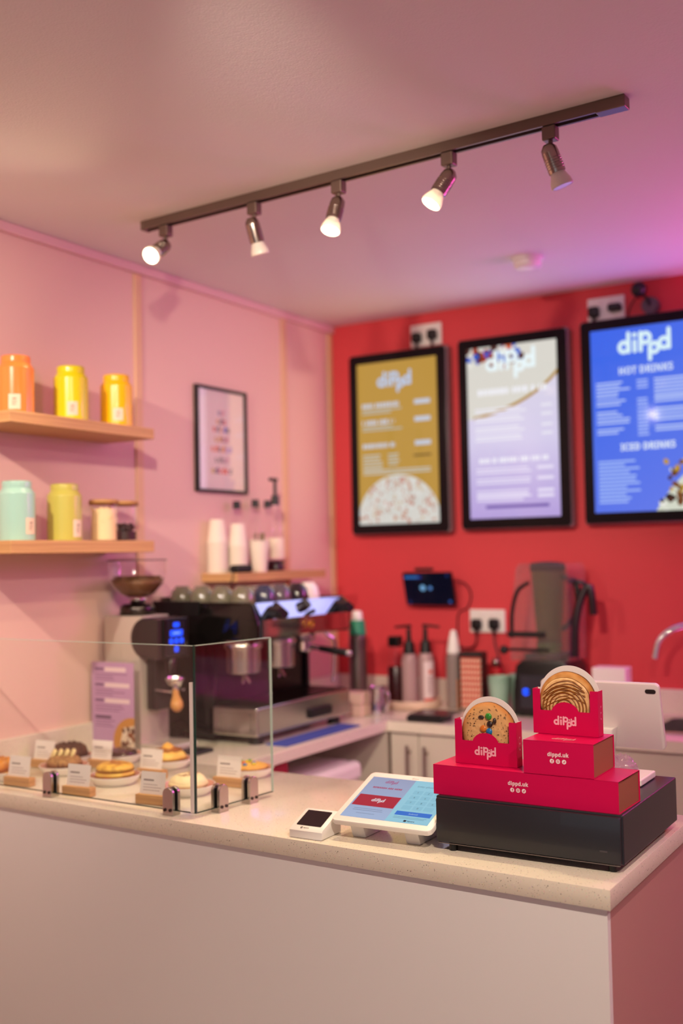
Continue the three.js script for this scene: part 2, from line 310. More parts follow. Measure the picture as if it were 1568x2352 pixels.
const scrB = tex(512, 900, (g, w, h) => {
  const k = g.createLinearGradient(0, 0, 0, h); k.addColorStop(0, '#e2ddea'); k.addColorStop(0.55, '#dad2f0'); k.addColorStop(1, '#b9a3e0'); g.fillStyle = k; g.fillRect(0, 0, w, h);
  g.fillStyle = '#dedbd2'; g.beginPath(); g.ellipse(w * 0.1, h * 0.1, w * 1.05, h * 0.31, -0.18, 0, 7); g.fill();
  g.strokeStyle = '#b58a28'; g.lineWidth = 16; g.beginPath(); g.ellipse(w * 0.1, h * 0.1, w * 1.04, h * 0.305, -0.18, 0.3, 1.7); g.stroke();
  for (let i = 0; i < 60; i++) { g.fillStyle = ['#a8341c', '#7c2f1c', '#2d5ccc', '#d0542a', '#53302a', '#e8e6de'][rnd() * 6 | 0]; g.beginPath(); g.ellipse(rr(0, w * 0.62), rr(0, h * 0.14) * (1 - 0.2), rr(10, 34), rr(8, 24), rnd() * 3, 0, 7); g.fill(); }
  logo(g, w * 0.5, h * 0.1, 80, '#eefcff', false);
  scribble(g, 60, h * 0.265, 400, 34, '#f4f4fb');
  for (const y of [0.36, 0.41, 0.47, 0.52]) { lines(g, 40, h * y, 300, 2, 18, 9, '#efedf8', 0.2); g.fillStyle = '#efedf8'; g.fillRect(w * 0.82, h * y, 60, 12); }
  scribble(g, 60, h * 0.665, 395, 26, '#f7f6ff');
  for (const y of [0.71, 0.77, 0.84, 0.87]) { lines(g, 40, h * y, 320, 2, 18, 9, '#ece4fb', 0.2); g.fillStyle = '#ece4fb'; g.fillRect(w * 0.76, h * y, 90, 16); }
  g.fillStyle = '#6d56a8'; g.fillRect(w * 0.18, h * 0.925, w * 0.7, 16);
});
const scrC = tex(640, 900, (g, w, h) => {
  const k = g.createLinearGradient(0, 0, w, h); k.addColorStop(0, '#3a68ee'); k.addColorStop(1, '#6d80ee'); g.fillStyle = k; g.fillRect(0, 0, w, h);
  logo(g, w * 0.45, h * 0.1, 78, '#dff8ff', false);
  word(g, 'HOT DRINKS', w * 0.45, h * 0.235, 48, '#d5e2ff', { fat: 0.03 }); word(g, 'ICED DRINKS', w * 0.45, h * 0.65, 46, '#e2ecff', { fat: 0.03 });
  for (const y of [0.29, 0.39, 0.45, 0.49, 0.545]) { lines(g, 24, h * y, 180, y < 0.3 ? 5 : 2, 17, 9, '#b9cbff', 0.4); lines(g, 240, h * y, 60, 3, 17, 9, '#a9bdff', 0.1); lines(g, 330, h * y, 230, y < 0.3 ? 6 : 2, 17, 9, '#bccdff', 0.3); }
  lines(g, 24, h * 0.72, 230, 12, 18, 9, '#a9c2ff', 0.4);
  g.fillStyle = '#d8dccb'; g.beginPath(); g.ellipse(w * 1.02, h * 1.06, w * 0.72, h * 0.32, -0.7, 0, 7); g.fill();
  for (let i = 0; i < 46; i++) { g.fillStyle = ['#4a2c22', '#7a4c2c', '#2d2320', '#eeede4', '#c39a3a'][rnd() * 5 | 0]; g.beginPath(); g.ellipse(rr(w * 0.55, w), rr(h * 0.74, h), rr(6, 26), rr(5, 18), rnd() * 3, 0, 7); g.fill(); }
});
const tvCase = mat(0x151014, 0.22, { specularIntensity: 0.35 }), tvEdge = mat(0x9a8a8c, 0.35, { metalness: 0.6 });
function menuScreen(label, x0, x1, y0, y1, t, glow, col, b) {
  const w = x1 - x0, h = y1 - y0, o = thing('menu_screen', label, 'screen', [(x0 + x1) / 2, (y0 + y1) / 2, ZW], 0);
  part('casing', rb(w + 0.012, h + 0.012, 0.06, 0.014, 0, 0, 0.032), tvEdge, o);
  part('bezel', ext(roundRect(w, h, 0.018), 0.008, 0.001).translate(0, 0, 0.0605), tvCase, o);
  part('display', new THREE.PlaneGeometry(w - 2 * b, h - 2 * b * 0.98), new THREE.MeshPhysicalMaterial({ color: 0x080808, roughness: 0.06, emissive: 0xffffff, emissiveMap: t, emissiveIntensity: glow, specularIntensity: 0.7 }), o).position.set(0, 0, 0.0692);
  const l = new THREE.RectAreaLight(C(col), POWER.tv, w - 2 * b, h - 2 * b); l.position.set((x0 + x1) / 2, (y0 + y1) / 2, ZW + 0.072); l.lookAt((x0 + x1) / 2, (y0 + y1) / 2, 0); l.name = 'screen_light'; scene.add(l);
}
menuScreen('tall menu screen with gold background, leftmost of three on red wall', -2.545, -2.052, 1.698, 2.521, scrA, 0.85, 0xd8b878, 0.043);
menuScreen('tall menu screen with pale lilac background, middle of three on red wall', -1.989, -1.496, 1.705, 2.528, scrB, 0.95, 0xd8d0f0, 0.043);
menuScreen('menu screen with bright blue background, rightmost of three on red wall', -1.436, -0.86, 1.711, 2.536, scrC, 0.95, 0x6a88ff, 0.043);

// ---------------------------------------------------------------- sockets, plugs, cables and the small devices on the red wall
function socket(label, x, y, w = 0.155, h = 0.095) {
  const s = thing('double_socket', label, 'socket', [x, y, ZW]);
  part('plate', rb(w, h, 0.012, 0.004, 0, 0, 0.0061), M.plastic, s);
  for (const d of [-1, 1]) part('switch', rb(0.016, 0.022, 0.006, 0.002, d * w * 0.14, h * 0.28, 0.014), M.paper, s);
  return s;
}
function plug(label, x, y, pts) {
  const p = thing('plug', label, 'plug', [x, y, ZW + 0.0125]);
  part('body', [rb(0.046, 0.046, 0.034, 0.012, 0, 0, 0.0175), cyl(0.008, 0.006, 0.03, 0, -0.034, 0.02, 12)], M.black, p);
  if (pts) part('cable', tube([[0, -0.04, 0.02], ...pts], 0.0038, 40, 8), M.black, p);
}
socket('white double socket above the gold menu screen', -2.172, 2.59, 0.155, 0.1);
plug('black plug, left one in the socket above the gold screen', -2.21, 2.578); plug('black plug, right one in the socket above the gold screen', -2.132, 2.584);
socket('white double socket above the blue menu screen', -1.343, 2.596, 0.155, 0.095);
plug('round black plug, left one in the socket above the blue screen', -1.388, 2.582);
single('adapter', 'black power adapter, right one in the socket above the blue screen', 'adapter', [rb(0.055, 0.032, 0.04, 0.01, 0, 0, 0.02)], M.black, [-1.3, 2.59, ZW + 0.0125]);
{
  const d = thing('wall_camera', 'black ball camera on a round grey base above the blue screen', 'camera', [-1.17, 2.59, ZW]);
  part('base', cyl(0.034, 0.036, 0.03, 0, 0, 0, 32).rotateX(Math.PI / 2).translate(0.012, -0.01, 0.0155), mat(0x5a4a50, 0.3), d);
  part('arm', tube([[0.012, -0.01, 0.03], [0.005, 0.015, 0.045], [-0.02, 0.045, 0.05]], 0.006, 16), M.black, d);
  part('head', ball(0.031, -0.021, 0.052, 0.06), M.black, d);
  part('cable', tube([[-0.03, 0.04, 0.035], [-0.07, -0.005, 0.02], [-0.09, -0.07, 0.02], [-0.11, -0.085, 0.01]], 0.003, 24, 8), M.black, d);
}
socket('white double socket left of the blender', -1.907, 1.305, 0.165, 0.1);
plug('black plug, left one in the socket beside the blender', -1.95, 1.292, [[0, -0.07, 0.02], [-0.02, -0.1, 0.01], [-0.08, -0.105, 0.004], [-0.13, -0.09, 0.004]]);
plug('black plug, right one in the socket beside the blender', -1.868, 1.294, [[0.005, -0.08, 0.025], [0.03, -0.16, 0.03], [0.05, -0.25, 0.035], [0.06, -0.33, 0.03]]);
{
  const t = thing('wall_tablet', 'black tablet showing blue lights, tilted on a bracket on the red wall', 'tablet', [-2.152, 1.45, ZW]);
  part('bracket', [rb(0.05, 0.06, 0.062, 0.004, -0.01, 0, 0.032), rb(0.08, 0.014, 0.034, 0.004, -0.012, 0.084, 0.098)], M.black, t);
  const b = part('case', ext(roundRect(0.242, 0.15, 0.008), 0.014, 0.002), M.gloss, t); b.position.set(0, 0, 0.068); b.rotation.x = 0.27;
  const k = tex(512, 320, (g, w, h) => {
    g.fillStyle = '#0b0d22'; g.fillRect(0, 0, w, h); g.fillStyle = '#3f80d8'; g.fillRect(14, 24, 170, 26); g.fillStyle = '#123fa8'; g.fillRect(160, 24, 34, 26);
    for (const [x, y, r, c] of [[196, 148, 30, '#8ccaff'], [276, 150, 20, '#6aa2f0'], [470, 290, 16, '#4a6ac0'], [40, 296, 16, '#2a3470'], [470, 22, 14, '#2a3a80']]) { g.fillStyle = c; g.beginPath(); g.arc(x, y, r, 0, 7); g.fill(); }
  });
  const d = part('display', new THREE.PlaneGeometry(0.234, 0.142), new THREE.MeshPhysicalMaterial({ color: 0x050508, roughness: 0.15, emissive: 0xffffff, emissiveMap: k, emissiveIntensity: 0.6 }), b); d.position.set(0, 0, 0.0145);
  part('cable', tube([[0.118, 0.03, 0.055], [0.15, 0.02, 0.03], [0.17, -0.03, 0.008], [0.15, -0.09, 0.006], [0.11, -0.11, 0.006], [0.1, -0.2, 0.006], [0.1, -0.35, 0.006]], 0.003, 50, 8), M.black, t);
}
{
  const s = thing('smoke_detector', 'small round white smoke detector on the ceiling', 'smoke detector', [-1.452, H, -3.73]);
  part('base', cyl(0.058, 0.058, 0.012, 0, -0.006, 0), M.plastic, s); part('dome', lathe([[0.05, -0.012], [0.05, -0.03], [0.04, -0.042], [0, -0.045]]), M.plastic, s);
}

// ---------------------------------------------------------------- shelves, canisters, jars and the framed print on the pink wall
function shelf(label, y0, y1, z0, z1, d) { return single('wall_shelf', label, 'shelf', metres(span(0, d, 0, y1 - y0, z0, z1, 0.0025)), M.oak, [XW, y0, 0]); }
shelf('thick oak wall shelf holding the orange and yellow canisters', 2.014, 2.05, -2.803, -2.17, 0.22);
shelf('thick oak wall shelf holding the mint and olive canisters', 1.626, 1.665, -2.797, -2.17, 0.22);
shelf('small oak wall shelf holding paper cups and syrup bottles', 1.508, 1.542, -3.955, -3.318, 0.178);
const canGeo = (r, h) => lathe([[0, 0], [r * 0.97, 0], [r, 0.003], [r, h * 0.77], [r * 1.005, h * 0.775], [r * 1.005, h * 0.79], [r * 0.97, h * 0.81], [r * 0.8, h * 0.885], [r * 0.8, h * 0.9]], 56);
const lidGeo = (r, h) => lathe([[r * 0.8, h * 0.885], [r * 0.815, h * 0.89], [r * 0.815, h * 0.975], [r * 0.78, h * 0.998], [0, h]], 56);
const canLabel = tex(128, 128, (g, w) => { g.fillStyle = '#f1dcc4'; g.fillRect(0, 0, w, w); g.fillStyle = '#8a6c58'; g.fillRect(44, 34, 40, 10); lines(g, 36, 54, 56, 4, 12, 5, '#a08874', 0.3); });
function canister(label, color, y, z, theta, lw, lh, ly) {
  const r = 0.0545, h = 0.184, o = thing('canister', label, 'canister', [-2.565, y, z], 0, 'tea canisters on the oak shelves'), m = mat(color, 0.28, { clearcoat: 0.3 });
  part('body', canGeo(r, h), m, o); part('lid', lidGeo(r, h), m, o);
  part('paper_label', new THREE.CylinderGeometry(r + 0.0007, r + 0.0007, lh, 10, 1, true, theta - lw / r / 2, lw / r).translate(0, ly, 0), mat(0xffffff, 0.6, { map: canLabel, side: THREE.DoubleSide }), o);
}
canister('orange tea canister with small paper label', 0xff8a3c, 2.05, -2.285, 0.76, 0.036, 0.046, 0.038);
canister('lemon yellow tea canister between orange and amber ones', 0xe6d800, 2.05, -2.515, 0.88, 0.034, 0.044, 0.042);
canister('amber tea canister at the right end of the upper shelf', 0xffc200, 2.05, -2.727, 0.86, 0.034, 0.042, 0.044);
canister('pale mint green tea canister on the lower shelf', 0xa9d8cc, 1.665, -2.285, 1.7, 0.04, 0.05, 0.045);
canister('olive green tea canister beside the glass jars', 0xc8c05a, 1.665, -2.482, 1.68, 0.04, 0.055, 0.04);
function grains(R, h, n, s) {
  const g = new THREE.IcosahedronGeometry(s, 0).scale(1, 0.7, 0.8), gs = [];
  for (let i = 0; i < n; i++) { const a = rnd() * 6.283, r = Math.sqrt(rnd()) * R; gs.push(g.clone().rotateX(rr(0, 3)).rotateY(rr(0, 6)).translate(Math.cos(a) * r, rr(0, h), Math.sin(a) * r)); }
  return mergeGeometries(gs);
}
function jar(label, z, x, fill, fillMat, lump, r = 0.047) {
  const o = thing('glass_jar', label, 'jar', [x, 1.665, z]);
  part('glass', lathe([[0, 0.001], [r - 0.004, 0.001], [r, 0.006], [r, 0.122]], 40), M.clear, o);
  part('wooden_lid', lathe([[0, 0.122], [r + 0.003, 0.122], [r + 0.003, 0.136], [r, 0.139], [0, 0.139]], 40), M.beech, o);
  const c = single('jar_filling', fill[1], fill[0], lump ? [cyl(r - 0.006, r - 0.006, 0.104, 0, 0.054, 0), grains(r - 0.008, 0.1, 260, 0.0065).translate(0, 0.012, 0)] : [cyl(r - 0.006, r - 0.006, 0.03, 0, 0.017, 0), grains(r - 0.014, 0.02, 60, 0.012).translate(0, 0.034, 0)], fillMat, [x, 1.667, z]);
  c.userData.kind = 'stuff';
}
jar('square-shouldered glass jar of pale marshmallows with a wooden lid', -2.655, -2.56, ['marshmallows', 'pale small marshmallows filling the glass jar'], mat(0xf4d9a8, 0.8), true);
jar('glass jar with wooden lid and dark contents at the shelf end', -2.768, -2.575, ['sweets', 'dark brown sweets at the bottom of the glass jar'], mat(0x3a1d1c, 0.5), false);
{
  const f = thing('picture_frame', 'framed print of coloured lettering in a thin black frame', 'picture', [XW, 2.077, -3.449]);
  const w = 0.328, h = 0.424, s = outline([[-w / 2, -h / 2], [w / 2, -h / 2], [w / 2, h / 2], [-w / 2, h / 2]]), k = new THREE.Path(), b = 0.0115;
  [[-w / 2 + b, -h / 2 + b], [-w / 2 + b, h / 2 - b], [w / 2 - b, h / 2 - b], [w / 2 - b, -h / 2 + b]].forEach(([x, y], i) => (i ? k.lineTo(x, y) : k.moveTo(x, y))); s.holes.push(k);
  part('frame', ext(s, 0.02, 0.001).rotateY(Math.PI / 2), mat(0x1c1413, 0.4), f);
  const t = tex(384, 512, (g) => {
    g.fillStyle = '#e9dcd6'; g.fillRect(0, 0, 384, 512);
    const rows = [[0.2, 2, ['#8a8fa8', '#d8a0a8']], [0.29, 3, ['#d8b070', '#6a6a70', '#d85a60']], [0.37, 5, ['#d86a50', '#7d7f8a', '#e0b088', '#5a66c8', '#5f6256']], [0.47, 4, ['#d0a850', '#d0a850', '#9c5a66', '#c8788c']], [0.57, 6, ['#e06a2c', '#e06a2c', '#77747c', '#e09a30', '#b8a4d8', '#a090d0']], [0.68, 4, ['#8a8a80', '#8a8a80', '#8a7f88', '#d0a0a8']], [0.79, 6, ['#c8b040', '#55406a', '#d04a58', '#e06038', '#e06038', '#8a8090']]];
    for (const [y, n, cs] of rows) for (let i = 0; i < n; i++) { g.strokeStyle = cs[i]; g.lineWidth = 8; g.beginPath(); const x = 192 + (i - (n - 1) / 2) * 29; g.arc(x, y * 512 + 12, 9, rr(0, 1), rr(5, 6.3)); if (i % 2) { g.moveTo(x + 9, y * 512 - 10); g.lineTo(x + 9, y * 512 + 21); } g.stroke(); }
  });
  print('printed_sheet', w - 2 * b, h - 2 * b, t, f, [0.009, 0, 0], [0, Math.PI / 2, 0], { opaque: true, rough: 0.6 });
  part('glazing', bx(0.002, h - 2 * b, w - 2 * b, 0.0135, 0, 0), M.clear, f);
}
// on the small shelf
const SY = 1.542;
const cupGeo = (r0, r1, h) => lathe([[0, 0], [r0, 0], [r1, h], [r1 + 0.002, h + 0.001], [r1 + 0.002, h - 0.003], [r1 - 0.002, h - 0.002], [r0 - 0.002, 0.004], [0, 0.004]], 32);
function cupStack(label, x, z, n, step, r0, r1, h, m) {
  const o = thing('cup_stack', label, 'cups', [x, SY, z]);
  for (let i = 0; i < n; i++) part('cup', cupGeo(r0, r1, h).rotateX(Math.PI).translate(0, h + i * step, 0), m, o);
}
cupStack('tall stack of white paper cups on the small wall shelf', -2.637, -3.364, 14, 0.0092, 0.028, 0.041, 0.092, M.paperCup);
cupStack('shorter stack of ribbed cream paper cups by the bottles', -2.585, -3.43, 14, 0.008, 0.027, 0.039, 0.09, M.paperCup);
function syrup(label, x, z, h, liquid, pump, labelM) {
  const o = thing('syrup_bottle', label, 'bottle', [x, SY, z]), r = 0.034;
  part('bottle', lathe([[0, 0.001], [r - 0.003, 0.001], [r, 0.005], [r, h * 0.55], [r * 0.9, h * 0.64], [0.014, h * 0.8], [0.013, h * 0.94]], 36), M.clear, o);
  part('syrup', lathe([[0, 0.003], [r - 0.003, 0.003], [r - 0.002, 0.008], [r - 0.002, 0.045], [0, 0.045]], 30), liquid, o);
  part('paper_label', new THREE.CylinderGeometry(r + 0.0006, r + 0.0006, 0.085, 24, 1, true, -0.4, 2.5).translate(0, 0.095, 0), labelM, o);
  if (pump) part('pump', [cyl(0.016, 0.017, 0.04, 0, h * 0.98, 0, 20), cyl(0.007, 0.007, 0.07, 0, h + 0.04, 0, 14), rb(0.018, 0.014, 0.05, 0.005, 0, h + 0.08, 0.012)], M.black, o);
  else part('cap', cyl(0.0155, 0.016, 0.032, 0, h * 0.96, 0, 20), M.black, o);
}
const labelM = mat(0xf0d2cc, 0.6, { side: THREE.DoubleSide });
syrup('syrup bottle with black cap, left of three capped bottles', -2.643, -3.503, 0.285, mat(0x8a1040, 0.3), false, labelM);
syrup('syrup bottle with black cap, middle of three capped bottles', -2.635, -3.62, 0.295, mat(0x5c0a18, 0.3), false, labelM);
syrup('syrup bottle with black cap, right of three capped bottles', -2.64, -3.715, 0.295, mat(0x6a0a3c, 0.3), false, labelM);
syrup('syrup bottle with tall black pump at the right of small shelf', -2.558, -3.655, 0.30, mat(0x2a0a14, 0.3), true, mat(0xf3e2cc, 0.6, { side: THREE.DoubleSide }));
{
  const o = thing('utensil_cup', 'white paper cup full of wooden stirrers at the shelf front', 'cup', [-2.536, SY, -3.505]);
  part('cup', cupGeo(0.03, 0.041, 0.125), M.paperCup, o);
  for (let i = 0; i < 9; i++) { const a = i * 0.7, q = part('stirrer', rb(0.006, 0.15, 0.0018, 0.0008, 0, 0.082, 0), mat(0x8a7a58, 0.7), o); q.position.set(Math.cos(a) * 0.014, 0, Math.sin(a) * 0.014); q.rotation.set(Math.sin(a) * 0.1, a, -Math.cos(a) * 0.08); }
}
{
  const o = thing('small_speaker', 'small black box speaker lying on the front of small shelf', 'speaker', [-2.53, SY, -3.376]);
  part('body', rb(0.05, 0.03, 0.1, 0.012, 0, 0.0155, 0), M.blackMatt, o); part('cable', tube([[0, 0.012, 0.048], [0.004, 0.02, 0.062], [0.01, -0.02, 0.07], [-0.03, -0.09, 0.075]], 0.002, 20, 6), M.black, o);
}

// ---------------------------------------------------------------- coffee machine
{
  const o = thing('espresso_machine', 'black and chrome espresso machine with two groups beside the pink wall', 'coffee machine', [0, 0, 0]);
  const z0 = -3.01, z1 = -3.63;
  const side = outline([[-2.655, 1.03], [-2.60, 1.0], [-2.50, 0.975], [-2.385, 0.966], [-2.385, 1.295], [-2.36, 1.308], [-2.2, 1.308], [-2.188, 1.318], [-2.188, 1.379], [-2.214, 1.436], [-2.225, 1.444], [-2.655, 1.444]]);
  const rimS = outline([[-2.66, 1.396], [-2.45, 1.394], [-2.44, 1.448], [-2.66, 1.448]]);
  part('side_panel', toCreasedNormals(ext(side, 0.022, 0.004), 0.6).translate(0, 0, z0 - 0.022), M.gloss, o);
  part('side_panel', toCreasedNormals(ext(side, 0.022, 0.004), 0.6).translate(0, 0, z1), M.gloss, o);
  part('side_trim', ext(rimS, 0.006, 0.002).translate(0, 0, z0), M.black, o);
  part('body', span(-2.65, -2.40, 0.99, 1.40, z1 + 0.022, z0 - 0.022), M.darkSteel, o);
  part('cup_tray', [span(-2.65, -2.235, 1.40, 1.43, z1 + 0.022, z0 - 0.022), span(-2.65, -2.64, 1.43, 1.46, z1 + 0.022, z0 - 0.022)], M.steel, o);
  const slab = (pts, m, name) => part(name, ext(outline(pts), z0 - z1 - 0.044).translate(0, 0, z1 + 0.022), m, o);
  slab([[-2.214, 1.441], [-2.183, 1.382], [-2.19, 1.38], [-2.222, 1.441]], mat(0xaab0d0, 0.12, { metalness: 1 }), 'control_panel');  // bluish tint paints the lilac screen reflection into the chrome
  slab([[-2.191, 1.382], [-2.183, 1.382], [-2.184, 1.318], [-2.19, 1.312], [-2.39, 1.312], [-2.39, 1.32], [-2.194, 1.322]], M.chrome, 'fascia');
  for (const z of [-3.1, -3.545]) part('steam_knob', [rod([-2.205, 1.405, z], [-2.135, 1.395 + 0.01, z + 0.02], 0.022, 0.02), rod([-2.135, 1.4, z + 0.02], [-2.125, 1.4, z + 0.023], 0.015, 0.012), rod([-2.2, 1.43, z - 0.035], [-2.13, 1.4, z + 0.012], 0.012, 0.016)], M.black, o);
  part('gauge', [rod([-2.21, 1.41, -3.315], [-2.185, 1.43, -3.315], 0.02, 0.02, 28), rod([-2.19, 1.39, -3.33], [-2.165, 1.4, -3.335], 0.008, 0.008)], M.darkSteel, o);
  part('badge', new THREE.TorusGeometry(0.013, 0.003, 8, 24).rotateY(Math.PI / 2).translate(-2.171, 1.352, -3.32), mat(0xc89a30, 0.3, { metalness: 1 }), o);
  for (const z of [-3.05, -3.265]) {
    const gh = part('group_head', lathe([[0, 0], [0.058, 0], [0.062, 0.008], [0.062, 0.085], [0.07, 0.092], [0.07, 0.118], [0, 0.118]], 40).translate(-2.285, 1.194, z), M.steel, o);
    part('spout', [rod([-2.285, 1.2, z], [-2.27, 1.16, z + 0.02], 0.008, 0.006), rod([-2.285, 1.2, z], [-2.27, 1.16, z - 0.02], 0.008, 0.006)], M.nickel, gh);
  }
  {
    const pf = part('portafilter', [lathe([[0, 0], [0.03, 0], [0.034, 0.01], [0.034, 0.04], [0.038, 0.045], [0, 0.045]], 32).translate(-2.29, 1.235, -3.44), rod([-2.256, 1.256, -3.445], [-2.215, 1.25, -3.452], 0.01, 0.009)], M.chrome, o);
    part('handle', [rod([-2.218, 1.25, -3.45], [-2.11, 1.236, -3.458], 0.011, 0.0145), ball(0.0145, -2.11, 1.236, -3.458, 14)], M.black, pf);
    part('end_button', [rod([-2.105, 1.2355, -3.458], [-2.094, 1.234, -3.459], 0.012, 0.01), ball(0.0105, -2.094, 1.234, -3.459, 14)], M.chrome, pf);
    part('collar', lathe([[0, 0], [0.045, 0], [0.048, 0.01], [0.048, 0.034], [0, 0.034]], 32).translate(-2.29, 1.281, -3.44), M.steel, o);
  }
  part('steam_wand', [tube([[-2.21, 1.315, -3.47], [-2.2, 1.3, -3.475], [-2.185, 1.28, -3.5], [-2.19, 1.2, -3.505], [-2.2, 1.13, -3.51]], 0.0055, 30), ball(0.0085, -2.2, 1.127, -3.51, 12)], M.chrome, o);
  part('drip_tray', rb(0.215, 0.1, 0.62, 0.008, -2.3055, 1.03, -3.32, 3), M.steel, o);
  part('drip_grate', [...Array(22)].map((_, i) => span(-2.39, -2.206, 1.0803, 1.085, z1 + 0.02 + i * 0.0272, z1 + 0.02 + i * 0.0272 + 0.012)), M.darkSteel, o);
  part('tray_end', [span(-2.36, -2.225, 1.0, 1.0035, z0 - 0.0005, z0 + 0.004), span(-2.36, -2.225, 1.056, 1.0595, z0 - 0.0005, z0 + 0.004), span(-2.36, -2.3565, 1.0, 1.0595, z0 - 0.0005, z0 + 0.004), span(-2.2285, -2.225, 1.0, 1.0595, z0 - 0.0005, z0 + 0.004)], M.steel, o);
  part('tray_handle', rb(0.014, 0.036, 0.15, 0.0069, -2.192, 1.02, -3.405, 3), M.black, o);
  for (const [x, z] of [[-2.24, -3.06], [-2.24, -3.57], [-2.6, -3.06], [-2.6, -3.57]]) part('foot', cyl(0.022, 0.026, x < -2.5 ? 0.062 : 0.032, x, x < -2.5 ? 0.9815 : 0.9665, z, 20), M.black, o);
}
// cups and saucers on top of the machine
const mugMat = mat(0x6f6a58, 0.13, { clearcoat: 1, clearcoatRoughness: 0.05 }), mugBlue = mat(0x343a52, 0.13, { clearcoat: 1, clearcoatRoughness: 0.05 });
const bowlGeo = lathe([[0, 0.07], [0.024, 0.07], [0.026, 0.064], [0.038, 0.052], [0.0445, 0.03], [0.046, 0.004], [0.0452, 0], [0.043, 0.003], [0.041, 0.03], [0.034, 0.048], [0, 0.054]], 40);
const handleGeo = new THREE.TorusGeometry(0.012, 0.004, 8, 20, Math.PI).rotateZ(-Math.PI / 2).translate(0.044, 0.03, 0);
function mug(label, x, z, turn, m) {
  const o = thing('coffee_cup', label, 'cup', [x, 1.4305, z], turn, 'upturned cups on the coffee machine');
  part('bowl', bowlGeo, m, o); part('handle', handleGeo, m, o);
}
mug('olive grey cup upturned at the left end of the row', -2.588, -3.087, 1.4, mugMat);
mug('olive grey cup upturned, second from left on coffee machine', -2.495, -3.087, 1.45, mugMat);
mug('olive grey cup upturned, third from left on coffee machine', -2.402, -3.087, 1.5, mugMat);
mug('olive grey cup upturned above the machine front corner', -2.309, -3.087, 1.5, mugMat);
mug('dark blue cup upturned behind the olive grey ones', -2.30, -3.205, 2.8, mugBlue);
mug('dark glossy cup upturned, nearest the white cup', -2.30, -3.42, 2.8, mat(0x241c22, 0.12, { clearcoat: 1 }));
mug('grey cup upturned between the dark blue and dark glossy cups', -2.305, -3.312, 2.8, mat(0x5a5058, 0.15, { clearcoat: 1 }));
mug('white cup upturned at the far end of coffee machine', -2.32, -3.53, 2.8, M.pot);
for (let i = 0; i < 5; i++) single('saucer', ['white saucer at the bottom of the stack on coffee machine', 'white saucer, second from bottom of the stack', 'white saucer in the middle of the stack', 'white saucer, second from top of the stack', 'white saucer on top of the stack under small shelf'][i], 'saucer', lathe([[0, 0], [0.045, 0], [0.082, 0.009], [0.083, 0.0105], [0.08, 0.0112], [0.045, 0.004], [0, 0.004]], 40), M.pot, [-2.51, 1.4305 + i * 0.0115, -3.49], 0, 'stacked saucers on the coffee machine');

